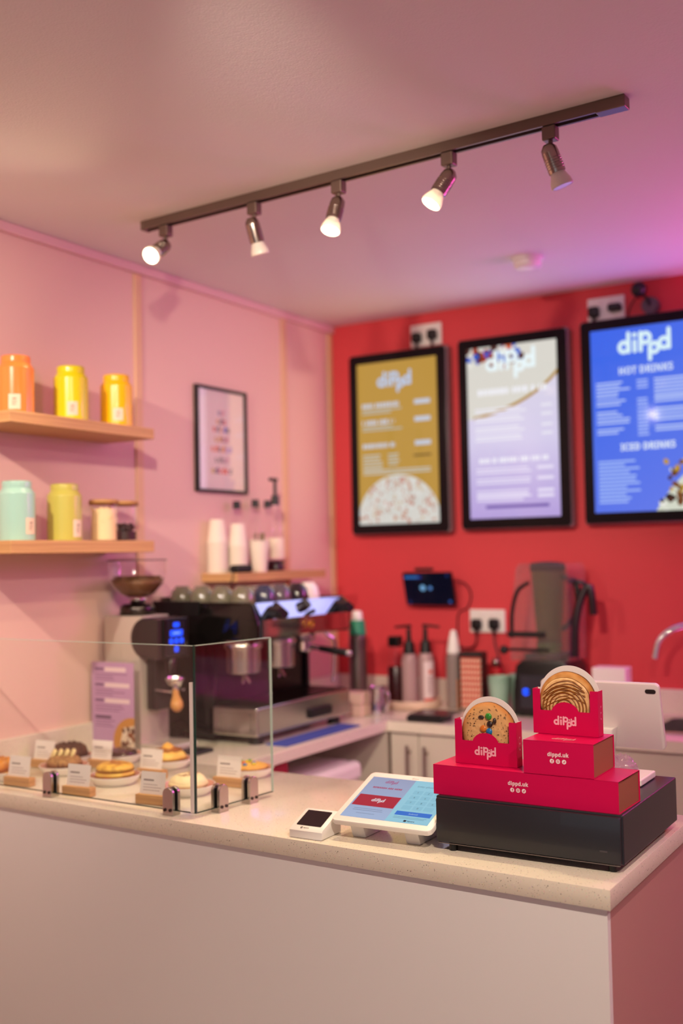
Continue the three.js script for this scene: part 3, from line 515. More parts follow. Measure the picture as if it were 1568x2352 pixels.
// ---------------------------------------------------------------- coffee grinder
{
  const o = thing('coffee_grinder', 'silver coffee grinder with bean hopper and blue lit display', 'grinder', [-2.53, T, -2.815]);
  const cream = mat(0xc9beb2, 0.3, { metalness: 0.35 });
  part('base', rb(0.30, 0.03, 0.16, 0.012, 0.02, 0.017, 0), cream, o);
  part('body', toCreasedNormals(ext(outline([[-0.12, 0.03], [0.045, 0.03], [0.045, 0.33], [0.05, 0.46], [-0.12, 0.46]]), 0.15, 0.01), 0.7).translate(0, 0, -0.075), cream, o);
  const d = new THREE.Shape(); d.moveTo(0.13, 0.315); d.lineTo(0.13, 0.45); d.lineTo(0.07, 0.452); d.absellipse(0.07, 0.386, 0.062, 0.068, Math.PI / 2, Math.PI * 1.5, false); d.lineTo(0.13, 0.315);
  part('head', toCreasedNormals(ext(d, 0.162, 0.006), 0.7).translate(0, 0, -0.081), mat(0x2c2222, 0.3), o);
  part('column', rb(0.045, 0.2, 0.09, 0.01, 0.066, 0.24, 0), mat(0x1d1516, 0.3), o);
  const t = tex(256, 320, (g) => {
    g.fillStyle = '#050507'; g.fillRect(0, 0, 256, 320); g.fillStyle = '#0d4dff';
    const pill = (x, y, w, h) => { g.beginPath(); g.roundRect(x - w / 2, y - h / 2, w, h, 14); g.fill(); };
    pill(128, 40, 84, 44); pill(128, 116, 170, 60); for (const x of [60, 128, 196]) pill(x, 188, 54, 50); pill(128, 262, 56, 56);
    g.fillStyle = '#6f8cff'; g.fillRect(86, 108, 90, 16);
  });
  const dp = part('display_housing', rb(0.012, 0.135, 0.12, 0.005, 0.1365, 0.384, 0), M.gloss, o);
  const p = print('display', 0.1, 0.118, t, dp, [0.1429, 0.384, 0], [0, Math.PI / 2, 0], { glow: 1.6, opaque: true });
  part('neck', [lathe([[0.0, 0.455], [0.062, 0.455], [0.06, 0.485], [0.05, 0.498], [0, 0.498]], 36).translate(-0.03, 0, 0)], M.darkSteel, o);
  part('hopper_collar', lathe([[0, 0.498], [0.026, 0.498], [0.026, 0.512], [0.034, 0.517], [0, 0.517]], 30).translate(-0.03, 0, 0), M.chrome, o);
  part('hopper', lathe([[0.034, 0.518], [0.06, 0.53], [0.088, 0.562], [0.099, 0.60], [0.102, 0.648]], 48).translate(-0.03, 0, 0), M.clear, o);
  part('hopper_rim', new THREE.TorusGeometry(0.102, 0.002, 8, 56).rotateX(Math.PI / 2).translate(-0.03, 0.649, 0), mat(0x8a6a68, 0.2, { transmission: 0.4, thickness: 0 }), o);
  part('hopper_lid', lathe([[0.1, 0.652], [0.09, 0.656], [0, 0.658]], 48).translate(-0.03, 0, 0), M.clear, o);
  part('fork', [rod([0.085, 0.21, 0.041], [0.15, 0.207, 0.041], 0.004), rod([0.085, 0.21, -0.026], [0.15, 0.207, -0.026], 0.004)], M.chrome, o);
  part('spout', lathe([[0.014, 0], [0.02, 0.05], [0, 0.05]], 24).translate(0.115, 0.262, 0), M.darkSteel, o);
  part('crumb_tray', rb(0.1, 0.012, 0.12, 0.005, 0.2, 0.007, 0), M.black, o);
  const beans = grains(0.08, 0.02, 520, 0.006);
  const b = single('coffee_beans', 'brown coffee beans half filling the grinder hopper', 'coffee beans', [lathe([[0, 0.003], [0.03, 0.004], [0.056, 0.015], [0.083, 0.046], [0.091, 0.066], [0, 0.07]], 40), beans.scale(1, 0.5, 1).translate(0, 0.066, 0)], mat(0x6a4426, 0.5), [-2.56, T + 0.518, -2.815]); b.userData.kind = 'stuff';
}
{
  const p = thing('wooden_portafilter', 'portafilter with a pear-shaped wooden handle hanging on the grinder', 'portafilter', [-2.385, 1.19, -2.80]);
  part('basket', lathe([[0, -0.02], [0.026, -0.018], [0.03, 0], [0.033, 0.004], [0.033, 0.013], [0.029, 0.013], [0.026, -0.012], [0, -0.014]], 36), M.chrome, p);
  const d = V(0.55, -0.62, 0.56).normalize(), q = new THREE.Quaternion().setFromUnitVectors(V(0, 1, 0), d);
  const ferrule = part('ferrule', lathe([[0, 0.026], [0.009, 0.026], [0.011, 0.05], [0, 0.05]], 20), M.chrome, p); ferrule.quaternion.copy(q);
  const h = part('handle', lathe([[0, 0.048], [0.011, 0.048], [0.012, 0.07], [0.02, 0.1], [0.021, 0.115], [0.014, 0.13], [0, 0.134]], 28), mat(0xc48a4c, 0.4), p); h.quaternion.copy(q);
}
{
  const m = thing('menu_card', 'lilac price card standing behind the pancakes with a pancake photo', 'menu card', [-2.572, T, -2.702], 0);
  const t = tex(480, 690, (g, w, h) => {
    g.fillStyle = '#bd93bd'; g.fillRect(0, 0, w, h);
    for (const y of [0.08, 0.26, 0.44]) { g.fillStyle = '#6c4a78'; g.fillRect(40, h * y - 8, 100, 20); g.fillStyle = '#e8cfd6'; g.fillRect(150, h * y - 14, 240 + (y > 0.2 ? 40 : 0), 34); lines(g, 40, h * (y + 0.05), 380, 3, 22, 8, '#8c6592', 0.5); }
    g.fillStyle = '#4a2f58'; g.fillRect(40, h * 0.62, 180, 22); lines(g, 40, h * 0.67, 330, 3, 22, 8, '#8c6592', 0.5);
    g.fillStyle = '#c98a3c'; g.beginPath(); g.ellipse(w * 0.95, h * 0.9, 210, 190, 0, 0, 7); g.fill();
    g.fillStyle = '#e8d6bc'; g.beginPath(); g.ellipse(w * 0.99, h * 0.92, 150, 140, 0, 0, 7); g.fill();
    for (let i = 0; i < 30; i++) { g.fillStyle = ['#8a4a24', '#5c3018', '#e9d9c4'][rnd() * 3 | 0]; g.beginPath(); g.ellipse(rr(w * 0.72, w), rr(h * 0.75, h), rr(8, 30), rr(8, 26), rnd() * 3, 0, 7); g.fill(); }
  });
  part('holder', [rb(0.196, 0.01, 0.034, 0.003, 0, 0.0055, 0), bx(0.196, 0.3, 0.003, 0, 0.16, 0)], M.clear, m);
  print('printed_sheet', 0.192, 0.292, t, m, [0, 0.16, 0.0022], [0, 0, 0], { opaque: true, rough: 0.4 });
}

// ---------------------------------------------------------------- things on the back worktop
{
  const b = thing('steel_flask', 'tall steel flask with a green band beside the coffee machine', 'flask', [-2.349, T, -3.95]);
  part('body', lathe([[0, 0], [0.036, 0], [0.038, 0.006], [0.038, 0.3], [0.034, 0.316], [0, 0.316]], 36), mat(0x8d7f78, 0.3, { metalness: 0.9 }), b);
  part('band', cyl(0.032, 0.038, 0.06, 0, 0.345, 0), mat(0x2f9a72, 0.4), b);
  part('cap', lathe([[0.022, 0.374], [0.024, 0.376], [0.022, 0.408], [0.014, 0.415], [0, 0.416]], 28), M.plastic, b);
}
{
  const j = thing('milk_jug', 'small polished steel milk jug on the worktop corner', 'jug', [-2.175, T, -3.81], -0.4);
  part('body', lathe([[0, 0], [0.043, 0], [0.046, 0.006], [0.044, 0.07], [0.041, 0.11], [0.043, 0.116], [0.041, 0.114], [0.039, 0.108], [0.042, 0.07], [0.043, 0.008], [0, 0.004]], 40), M.chrome, j);
  part('handle', tube([[0.04, 0.1, 0], [0.066, 0.098, 0], [0.07, 0.06, 0], [0.045, 0.025, 0]], 0.0045, 24), M.chrome, j);
}
for (let i = 0; i < 2; i++) single('carton_box', ['cream carton under another beside the coffee machine', 'cream carton on top of another beside the coffee machine'][i], 'box', rb(0.094 - i * 0.004, 0.046, 0.09, 0.004, 0, 0.0235, 0), mat(0xe3c0b0, 0.6), [-2.262, T + i * 0.0475, -3.79], 0.06 * i);
single('serving_tray', 'round cream tray holding the syrup bottles', 'tray', lathe([[0, 0], [0.112, 0], [0.12, 0.008], [0.122, 0.034], [0.119, 0.036], [0.116, 0.03], [0.112, 0.01], [0, 0.008]], 48), mat(0xe9cdb4, 0.4), [-2.165, T, -4.09]);
const TY = T + 0.0104;
{
  const b = thing('syrup_flask', 'dark red syrup bottle with square black cap on round tray', 'bottle', [-2.232, TY, -4.07]);
  part('bottle', lathe([[0, 0.001], [0.036, 0.001], [0.039, 0.006], [0.038, 0.15], [0.03, 0.19], [0.026, 0.25]], 36), M.clear, b);
  part('syrup', lathe([[0, 0.003], [0.034, 0.003], [0.036, 0.008], [0.035, 0.16], [0, 0.16]], 32), mat(0x360a0e, 0.25), b);
  part('cap', rb(0.05, 0.045, 0.05, 0.006, 0, 0.268, 0), M.black, b);
}
const pumpLabel = tex(256, 512, (g) => { g.fillStyle = '#e9d6d6'; g.fillRect(0, 0, 256, 512); g.fillStyle = '#d8481c'; g.fillRect(90, 110, 90, 44); lines(g, 60, 190, 140, 8, 28, 12, '#a88a90', 0.4); g.fillStyle = '#e02c1c'; g.fillRect(0, 470, 256, 42); });
function pumpBottle(label, x, z, turn, h) {
  const b = thing('pump_bottle', label, 'bottle', [x, TY, z], turn, 'pump bottles on the round tray');
  part('bottle', lathe([[0, 0], [0.031, 0], [0.0335, 0.006], [0.0335, 0.19], [0.028, 0.215], [0.016, 0.226], [0, 0.226]], 36), mat(0xb49494, 0.3), b);
  part('paper_label', new THREE.CylinderGeometry(0.0341, 0.0341, 0.17, 20, 1, true, 0.1, 1.7).translate(0, 0.1, 0), mat(0xffffff, 0.5, { map: pumpLabel, side: THREE.DoubleSide }), b);
  part('pump', [cyl(0.02, 0.026, 0.05, 0, 0.245, 0, 24), cyl(0.009, 0.012, 0.06, 0, 0.295, 0, 16), rb(0.022, 0.014, 0.022, 0.005, 0, 0.335, 0), rod([0, 0.336, 0], [0.065, 0.33, 0], 0.006, 0.005)], M.black, b);
}
pumpBottle('syrup pump bottle with nozzle to the left on round tray', -2.158, -4.055, Math.PI, 0.226);
pumpBottle('syrup pump bottle with nozzle to the right on round tray', -2.105, -4.105, 0.1, 0.226);
{
  const t = tex(256, 512, (g) => { g.fillStyle = '#8f7f7a'; g.fillRect(0, 0, 256, 512); g.fillStyle = '#c9bab4'; g.fillRect(60, 60, 100, 120); g.fillStyle = '#c47c58'; g.fillRect(30, 250, 190, 120); g.fillStyle = '#b85434'; g.fillRect(0, 380, 256, 60); g.fillStyle = '#d8c4c0'; g.fillRect(0, 440, 256, 72); });
  const b = thing('cream_can', 'slim whipped cream can with a white nozzle cap', 'can', [-1.985, T, -4.13]);
  part('body', lathe([[0, 0], [0.031, 0], [0.033, 0.004], [0.033, 0.215], [0.026, 0.232], [0, 0.232]], 36), mat(0xffffff, 0.32, { map: t }), b);
  part('cap', lathe([[0.027, 0.23], [0.028, 0.24], [0.02, 0.29], [0.011, 0.325], [0, 0.328]], 28), M.plastic, b);
}
{
  const t = tex(64, 512, (g, w, h) => { g.fillStyle = '#f6cdb4'; g.fillRect(0, 0, w, h); g.fillStyle = '#d8503c'; const q = h / 9; for (let k = -2; k < 11; k++) { g.beginPath(); g.moveTo(0, k * q); g.lineTo(w, (k - 1) * q); g.lineTo(w, (k - 0.5) * q); g.lineTo(0, (k + 0.5) * q); g.fill(); } });
  const b = thing('straw_box', 'box of red striped paper straws beside the cream can', 'straws', [-1.893, T, -4.12], 0.12);
  part('holder', [span(-0.05, 0.05, 0, 0.006, -0.04, 0.04), span(-0.05, -0.047, 0, 0.238, -0.04, 0.04), span(0.047, 0.05, 0, 0.238, -0.04, 0.04), span(-0.05, 0.05, 0, 0.238, -0.04, -0.037), span(-0.05, 0.05, 0.22, 0.238, 0.037, 0.04)], mat(0x2a1c1c, 0.4), b);
  for (let r = 0; r < 3; r++) for (let i = 0; i < 7; i++) part('straw', cyl(0.0056, 0.0056, 0.215, -0.0385 + i * 0.0128, 0.114, 0.028 - r * 0.022, 12), mat(0xffffff, 0.6, { map: t }), b);
}
function mintCup(label, x, z, n, m) {
  const o = thing('mint_cups', label, 'cups', [x, T, z], 0, 'mint paper cups by the blender');
  for (let i = 0; i < n; i++) part('cup', cupGeo(0.032, 0.045, 0.118).translate(0, i * 0.012, 0), m, o);
}
const mint = mat(0x9fc3b0, 0.5);
mintCup('nested mint green paper cups left of the blender', -1.776, -4.12, 3, mint); mintCup('nested mint green paper cups touching the blender', -1.725, -4.21, 3, mint);
{
  const b = thing('grinder_mill', 'small red and grey mill behind the mint cups', 'mill', [-1.84, T, -4.24]);
  part('body', lathe([[0, 0], [0.026, 0], [0.026, 0.15], [0.02, 0.165], [0, 0.165]], 28), mat(0xc01c20, 0.4), b); part('knob', lathe([[0, 0.165], [0.012, 0.165], [0.02, 0.18], [0.018, 0.2], [0, 0.205]], 24), M.nickel, b);
}
{
  const o = thing('blender', 'black jug blender under a clear sound cover by red wall', 'blender', [-1.555, T, -4.12]);
  part('base', toCreasedNormals(ext(outline([[-0.12, 0.004], [0.14, 0.004], [0.135, 0.06], [0.12, 0.19], [0.095, 0.225], [-0.075, 0.225], [-0.105, 0.2], [-0.118, 0.1]]), 0.21, 0.012), 0.7).translate(0, 0, -0.1), M.black, o);
  const cp = part('control_panel', rb(0.17, 0.13, 0.006, 0.002, 0.0, 0.1, 0.1115), mat(0x2c2e36, 0.25), o);
  print('label', 0.05, 0.02, tex(64, 32, (g) => { g.fillStyle = '#b8924a'; g.fillRect(4, 6, 56, 20); }), cp, [0.03, 0.14, 0.1151]);
  part('power_light', cyl(0.014, 0.014, 0.006, -0.055, 0.1, 0.116, 20).applyMatrix4(new THREE.Matrix4()), M.black, o).rotation.set(0, 0, 0);
  const led = part('led', new THREE.CircleGeometry(0.0135, 24), mat(0x000000, 0.4, { emissive: C(0x0a50ff), emissiveIntensity: 2.2 }), cp); led.position.set(-0.058, 0.1, 0.1202);
  part('pad', rb(0.15, 0.02, 0.15, 0.006, -0.005, 0.236, 0), M.blackMatt, o);
  part('jug', lathe([[0.045, 0.25], [0.056, 0.3], [0.075, 0.56], [0.077, 0.585]], 6).rotateY(0.4), mat(0x9dba78, 0.05, { transmission: 0.88, thickness: 0, side: THREE.DoubleSide }), o);
  part('jug_lid', lathe([[0, 0.575], [0.08, 0.575], [0.078, 0.605], [0.03, 0.61], [0, 0.61]], 6).rotateY(0.4), M.blackMatt, o);
  part('jug_collar', lathe([[0.05, 0.246], [0.052, 0.285], [0.046, 0.29]], 28), mat(0x3d5a2c, 0.2), o);
  part('jug_handle', tube([[0.07, 0.55, 0.02], [0.12, 0.53, 0.02], [0.12, 0.4, 0.02], [0.065, 0.34, 0.02]], 0.011, 30), M.black, o);
  const cov = new THREE.Shape(); cov.moveTo(-0.125, 0.22); cov.lineTo(-0.125, 0.36); cov.lineTo(-0.095, 0.58); cov.quadraticCurveTo(-0.09, 0.605, -0.065, 0.605); cov.lineTo(0.095, 0.605); cov.quadraticCurveTo(0.12, 0.605, 0.12, 0.58); cov.lineTo(0.115, 0.22);
  const ci = cov.clone(); const shellPts = cov.getPoints(8), top = [];
  const sh = outline([...shellPts.map((p) => [p.x, p.y]), ...shellPts.slice().reverse().map((p) => [p.x * 0.965, p.y - 0.004 * (p.y > 0.4)])]);
  part('sound_cover', [ext(sh, 0.2).translate(0, 0, -0.1), ext(outline(shellPts.map((p) => [p.x, p.y])), 0.003).translate(0, 0, 0.1), ext(outline(shellPts.map((p) => [p.x, p.y])), 0.003).translate(0, 0, -0.104)], mat(0xfcf6f8, 0.03, { transmission: 0.97, thickness: 0, side: THREE.DoubleSide }), o);
  part('cover_hinge', [tube([[-0.118, 0.31, 0.105], [-0.112, 0.42, 0.105], [-0.085, 0.5, 0.105], [-0.04, 0.53, 0.105]], 0.008, 30), rb(0.16, 0.022, 0.016, 0.006, -0.055, 0.325, 0.108), rb(0.2, 0.012, 0.014, 0.005, -0.06, 0.265, 0.11), ball(0.018, -0.15, 0.262, 0.11, 14)], M.black, o);
  part('cover_frame', [tube([[0.12, 0.235, 0.04], [0.125, 0.36, 0.04], [0.145, 0.46, 0.03], [0.175, 0.515, 0.02], [0.185, 0.48, 0.02], [0.19, 0.4, 0.015]], 0.016, 40, 10), tube([[0.1, 0.53, 0.03], [0.14, 0.53, 0.03], [0.175, 0.512, 0.02]], 0.009, 20)], mat(0x241418, 0.3), o);
  for (const [x, z] of [[-0.09, -0.07], [0.11, -0.07], [-0.09, 0.08], [0.11, 0.08]]) part('foot', cyl(0.012, 0.012, 0.004, x, 0.0025, z, 12), M.black, o);
}
{
  const s = thing('tamping_scale', 'flat black scale on the worktop edge', 'scale', [-1.925, T, -3.775], 0.05);
  part('body', rb(0.15, 0.024, 0.11, 0.005, 0, 0.0125, 0), M.black, s); part('plate', rb(0.165, 0.007, 0.14, 0.003, 0.02, 0.028, -0.012), mat(0x35262a, 0.25), s);
}
single('napkin_box', 'white napkin box lit lilac beside the white tablet', 'box', rb(0.13, 0.2, 0.09, 0.004, 0, 0.1, 0), M.plastic, [-1.298, T, -4.1], 0.02);
{
  const t = thing('swan_tap', 'chrome swan-neck tap at the right in front of red wall', 'tap', [-0.92, T, -4.27]);
  part('spout', tube([[0, 0, 0], [0, 0.2, 0.01], [-0.005, 0.285, 0.03], [-0.055, 0.352, 0.07], [-0.13, 0.355, 0.11], [-0.195, 0.31, 0.14], [-0.215, 0.235, 0.155]], 0.0125, 70, 16), M.chrome, t);
  part('base', cyl(0.024, 0.027, 0.045, 0, 0.023, 0), M.chrome, t); part('lever', rod([0.01, 0.05, 0], [0.09, 0.075, 0], 0.006), M.chrome, t);
}
{
  const c = single('blue_light_patch', 'blue cloth added in place of blue light along the worktop edge under the coffee machine', 'sheet', rb(0.09, 0.004, 0.5, 0.0019, 0, 0.0024, 0), mat(0x3a4a9c, 0.9), [-2.15, T, -3.3]);  // thin blue slab added in place of the blue light on the worktop
}

// ---------------------------------------------------------------- glass guard round the pancakes
{
  const o = thing('glass_guard', 'clear glass guard held by chrome clamps in front of the pancakes', 'glass screen', [0, 0, 0]);
  const yb = 0.962, yt = 1.381, A = [-2.66, -2.139], B = [-1.742, -2.12], D = [-1.714, -2.412];
  const pane = (P, Q, name) => {
    const dx = Q[0] - P[0], dz = Q[1] - P[1], L = Math.hypot(dx, dz), a = -Math.atan2(dz, dx), m = (g) => g.rotateY(a).translate((P[0] + Q[0]) / 2, 0, (P[1] + Q[1]) / 2);
    const p = part('pane', m(bx(L, yt - yb - 0.002, 0.007, 0, (yb + yt) / 2, 0)), M.glass, o);
    part('polished_edge', m(bx(L, 0.0012, 0.007, 0, yt - 0.0004, 0)), M.glassEdge, p);
    part('bottom_edge', m(bx(L, 0.0012, 0.007, 0, yb + 0.0004, 0)), M.greenEdge, p);
    return p;
  };
  pane(A, [B[0] - 0.004, B[1]]); const rp = pane([B[0], B[1] - 0.005], D);
  part('end_edge', bx(0.007, yt - yb - 0.004, 0.0012, D[0], (yb + yt) / 2, D[1] - 0.0005), M.glassEdge, rp);
  part('corner_edge', bx(0.0045, yt - yb, 0.0045, B[0] + 0.001, (yb + yt) / 2, B[1] + 0.001), M.greenEdge, o);
  part('corner_seal', bx(0.0075, 0.325, 0.0075, B[0] - 0.0065, yb + 0.1645, B[1] + 0.0045), mat(0xeadfd8, 0.3), o);
  const plate = ext((() => { const s = new THREE.Shape(); s.moveTo(-0.0165, 0); s.lineTo(0.0165, 0); s.lineTo(0.0165, 0.054); s.absarc(0, 0.054, 0.0165, 0, Math.PI); s.lineTo(-0.0165, 0); return s; })(), 0.009, 0.001);
  const clampGeo = join([plate.clone().translate(0, 0, 0.0065), plate.clone().translate(0, 0, -0.0155), bx(0.033, 0.012, 0.014, 0, 0.006, 0)]);
  const washer = bx(0.03, 0.05, 0.0024, 0, 0.037, 0);
  for (const [x, z, a] of [[-2.265, -2.131, 0.02], [-1.823, -2.1215, 0.02], [-1.733, -2.205, 1.475], [-1.722, -2.32, 1.475]]) {
    const c = part('clamp', clampGeo, M.steel, o); c.position.set(x, T, z); c.rotation.y = a;
    for (const s of [-1, 1]) { const q = part('screw', cyl(0.0042, 0.0042, 0.003, 0, 0, 0, 14).rotateX(Math.PI / 2), M.darkSteel, c); q.position.set(s * 0.0085, 0.015, 0.0162); }
    for (const s of [-1, 1]) part('gasket', washer, M.black, c).position.set(0, 0, s * 0.0052);
  }
}

// ---------------------------------------------------------------- pancakes on plates, with their price cards
function disc(R, h, o = {}) {           // a lumpy round of batter, cream or sauce: R, height, edge power, noise
  const nr = o.nr ?? 18, na = o.na ?? 56, p = [], c = [], idx = [], s = o.seed ?? 1, col = new THREE.Color();
  for (let i = 0; i <= nr; i++) for (let j = 0; j < na; j++) {
    const u = i / nr, a = (j / na) * Math.PI * 2, wob = 1 + (o.wob ?? 0.04) * noise.noise(Math.cos(a) * 1.4 + s, Math.sin(a) * 1.4, s * 3.1), r = R * u * wob, x = Math.cos(a) * r * (o.sx ?? 1), z = Math.sin(a) * r * (o.sz ?? 1);
    const n = noise.noise(x * (o.f ?? 60) + s * 7, z * (o.f ?? 60), s), n2 = noise.noise(x * 190, z * 190, s + 4);
    const y = h * Math.pow(Math.max(0, 1 - Math.pow(u, o.pow ?? 6)), 0.5) + (o.amp ?? 0.0015) * (n + 0.6 * n2) * (1 - Math.pow(u, 8));
    p.push(x, Math.max(y, 0), z); const q = o.color ? o.color(u, n, n2, a) : [1, 1, 1]; col.setHex(0xffffff); c.push(...q);
  }
  for (let i = 0; i < nr; i++) for (let j = 0; j < na; j++) { const a = i * na + j, b = i * na + (j + 1) % na, d = a + na, e = b + na; idx.push(a, b, d, b, e, d); }
  const base = p.length / 3; p.push(0, 0, 0); c.push(...(o.color ? o.color(1, 0, 0, 0) : [1, 1, 1]));
  for (let j = 0; j < na; j++) idx.push(base, nr * na + j, nr * na + (j + 1) % na);
  const g = new THREE.BufferGeometry(); g.setAttribute('position', new THREE.Float32BufferAttribute(p, 3)); g.setAttribute('color', new THREE.Float32BufferAttribute(c, 3)); g.setAttribute('uv', new THREE.Float32BufferAttribute(new Array(p.length / 3 * 2).fill(0).map((_, i) => p[((i / 2) | 0) * 3 + (i % 2) * 2]), 2)); g.setIndex(idx); g.computeVertexNormals(); return g;
}
const rgb = (hex) => { const k = C(hex); return [k.r, k.g, k.b]; };
const mixc = (a, b, t) => { t = Math.min(1, Math.max(0, t)); return a.map((v, i) => v + (b[i] - v) * t); };
const food = (rough = 0.55, o = {}) => new THREE.MeshPhysicalMaterial({ vertexColors: true, roughness: rough, ...o });
const plateGeo = lathe([[0, 0.002], [0.052, 0.002], [0.053, 0], [0.057, 0], [0.06, 0.003], [0.07, 0.014], [0.0755, 0.0255], [0.075, 0.027], [0.0732, 0.0262]], 56), glazeGeo = lathe([[0.0733, 0.0263], [0.068, 0.0172], [0.06, 0.0075], [0.056, 0.0058], [0, 0.0056]], 56);
const glaze = mat(0xdb9a86, 0.25, { clearcoat: 0.6 });
const CRUST = rgb(0xd99a3c), GOLD = rgb(0xe8b04a), BROWN = rgb(0x8a5220), DARK = rgb(0x33180f), CREAM = rgb(0xf6e6b8), COCOA = rgb(0x7a4426), PALE = rgb(0xe2bd84);
const crustCol = (u, n, n2) => mixc(mixc(rgb(0xf0c255), CRUST, u * u * 0.9), BROWN, Math.max(0, n * 0.5 + n2 * 0.25));
let dishN = 0;
function dish(x, z, plateLabel, label, build) {
  const i = dishN++, pl = thing('plate', plateLabel, 'plate', [x, T, z], 0, 'small plates in the glass guard');
  part('dish', plateGeo, M.pot, pl); part('glaze', glazeGeo, glaze, pl);
  const o = thing('pancake', label, 'pancake', [x, T + 0.0062, z], i * 0.8, 'pancakes in the glass guard'); o.scale.set(1.19, 1.4, 1.19);
  part('cookie_base', disc(0.0445, 0.017, { seed: i + 2, color: crustCol, pow: 5, amp: 0.0012 }), food(0.6), o);
  build(o, i);
}
const on = (o, y, name, g, m) => { const q = part(name, g, m, o); q.position.y = y; return q; };
dish(-2.588, -2.25, 'small white plate at the far left edge of picture', 'pancake with orange caramel pieces and dark sauce at the left edge', (o, i) => {
  on(o, 0.013, 'caramel_topping', disc(0.04, 0.026, { seed: 3, wob: 0.3, amp: 0.007, f: 45, color: (u, n) => mixc(rgb(0xd88a24), rgb(0x8a4a12), n + 0.2) }), food(0.3));
  on(o, 0.03, 'chocolate_sauce', tubeLoop(0.022, 3, 0.0025), mat(0x2a150c, 0.2));
});
function tubeLoop(R, turns, r, seedv = 1, y = 0.006) { const pts = []; for (let k = 0; k <= turns * 12; k++) { const a = k / 12 * 6.283, q = R * (0.35 + 0.65 * k / (turns * 12)); pts.push([Math.cos(a) * q + 0.004 * noise.noise(k * 0.4, seedv, 0), y * (1 - 0.7 * k / (turns * 12)), Math.sin(a) * q * 0.8]); } return tube(pts, r, turns * 30, 6); }
dish(-2.48, -2.388, 'small plate under the banana and crumb pancake', 'pancake covered in brown crumbs with banana slices on top', (o) => {
  on(o, 0.012, 'crumb_topping', disc(0.047, 0.02, { seed: 5, wob: 0.1, amp: 0.005, f: 130, color: (u, n, n2) => mixc(rgb(0xb88a54), rgb(0x6a4020), n * 0.9 + n2 + 0.3) }), food(0.85));
  for (let k = 0; k < 4; k++) { const q = part('banana_slice', lathe([[0, -0.004], [0.0105, -0.004], [0.0118, 0], [0.0105, 0.004], [0, 0.004]], 20), mat(0xf3dda0, 0.5), o); q.position.set(-0.026 + k * 0.016, 0.037, -0.01 + 0.004 * k); q.rotation.set(0.3, 0, 1.0); }
});
dish(-2.585, -2.515, 'small plate behind the price cards, under the chocolate flakes', 'pancake heaped with dark brown chocolate flakes at the back', (o) => {
  on(o, 0.012, 'flake_topping', disc(0.05, 0.026, { seed: 8, wob: 0.15, amp: 0.008, f: 110, color: (u, n, n2) => mixc(rgb(0x5a3218), rgb(0x2a1208), n + n2 * 0.8 + 0.3) }), food(0.8));
});
dish(-2.455, -2.605, 'small plate with the dark chocolate spread pancake', 'pancake spread with glossy dark chocolate sauce', (o) => {
  on(o, 0.008, 'chocolate_sauce', disc(0.05, 0.016, { seed: 11, wob: 0.1, amp: 0.003, f: 50, color: (u, n) => mixc(DARK, rgb(0x4a2414), n * 0.6 + 0.2) }), food(0.12, { clearcoat: 0.8 }));
});
dish(-2.228, -2.345, 'small plate with the golden pancake stack', 'golden pancake stack with toasted brown top', (o) => {
  on(o, 0.012, 'pancake_layer', disc(0.05, 0.014, { seed: 14, color: (u, n) => mixc(rgb(0xf3d060), GOLD, n + 0.3), pow: 5 }), food(0.6));
  on(o, 0.024, 'pancake_layer', disc(0.047, 0.015, { seed: 15, pow: 4, color: (u, n, n2) => mixc(mixc(rgb(0xeec04c), rgb(0xa85c18), (0.9 - u) * 1.2 + n * 0.9), BROWN, n2 * 0.7) }), food(0.5));
});
dish(-2.25, -2.605, 'small plate with the caramel drizzled pancake', 'golden pancake stack with caramel drizzle behind the chrome clamps', (o) => {
  on(o, 0.012, 'pancake_layer', disc(0.05, 0.022, { seed: 18, amp: 0.003, color: (u, n) => mixc(rgb(0xf0cc6a), GOLD, n + 0.4), pow: 3 }), food(0.55));
  on(o, 0.03, 'caramel_drizzle', tubeLoop(0.038, 4, 0.0022, 2, 0.008), mat(0xa8651c, 0.25)); on(o, 0.03, 'pancake_piece', disc(0.018, 0.018, { seed: 19, amp: 0.004, color: () => GOLD, pow: 2 }), food(0.6));
});
dish(-1.945, -2.335, 'small plate with the cream topped pancake beside the glass corner', 'pancake with white cream and cinnamon beside the glass corner', (o) => {
  on(o, 0.012, 'cream_topping', disc(0.046, 0.024, { seed: 22, pow: 2.6, amp: 0.0018, wob: 0.05, color: (u, n, n2) => mixc(mixc(CREAM, rgb(0x8a4a28), u < 0.62 ? (n * 1.5 + n2 * 0.9 + 0.42) : 0), CREAM, u > 0.6 ? 1 : 0) }), food(0.5));
  on(o, 0.010, 'cream_swirl', new THREE.TorusGeometry(0.041, 0.006, 10, 48).rotateX(Math.PI / 2).translate(0, 0.005, 0), mat(0xf2dfae, 0.5));
});
dish(-1.936, -2.606, 'small plate with the candy topped cookie outside the clamps', 'flat yellow cookie pie topped with coloured candies', (o) => {
  on(o, 0.012, 'cookie_top', disc(0.05, 0.009, { seed: 26, amp: 0.0015, color: crustCol }), food(0.6));
  const cs = [0xd8c414, 0xe0b818, 0x2c9a3a, 0x2458c0, 0xd86a1c, 0xd8c414, 0x3a74a8, 0xb8701c, 0x7a9a1c];
  [[-0.02, 0.0], [-0.012, -0.012], [-0.028, -0.01], [0.002, -0.012], [-0.008, 0.012], [0.018, -0.008], [0.02, 0.016], [0, 0.03], [-0.026, 0.012]].forEach(([x, z], k) => part('candy', new THREE.SphereGeometry(0.0062, 16, 10).scale(1, 0.6, 1).translate(x, 0.0222, z), mat(cs[k], 0.25, { clearcoat: 0.6 }), o));
});
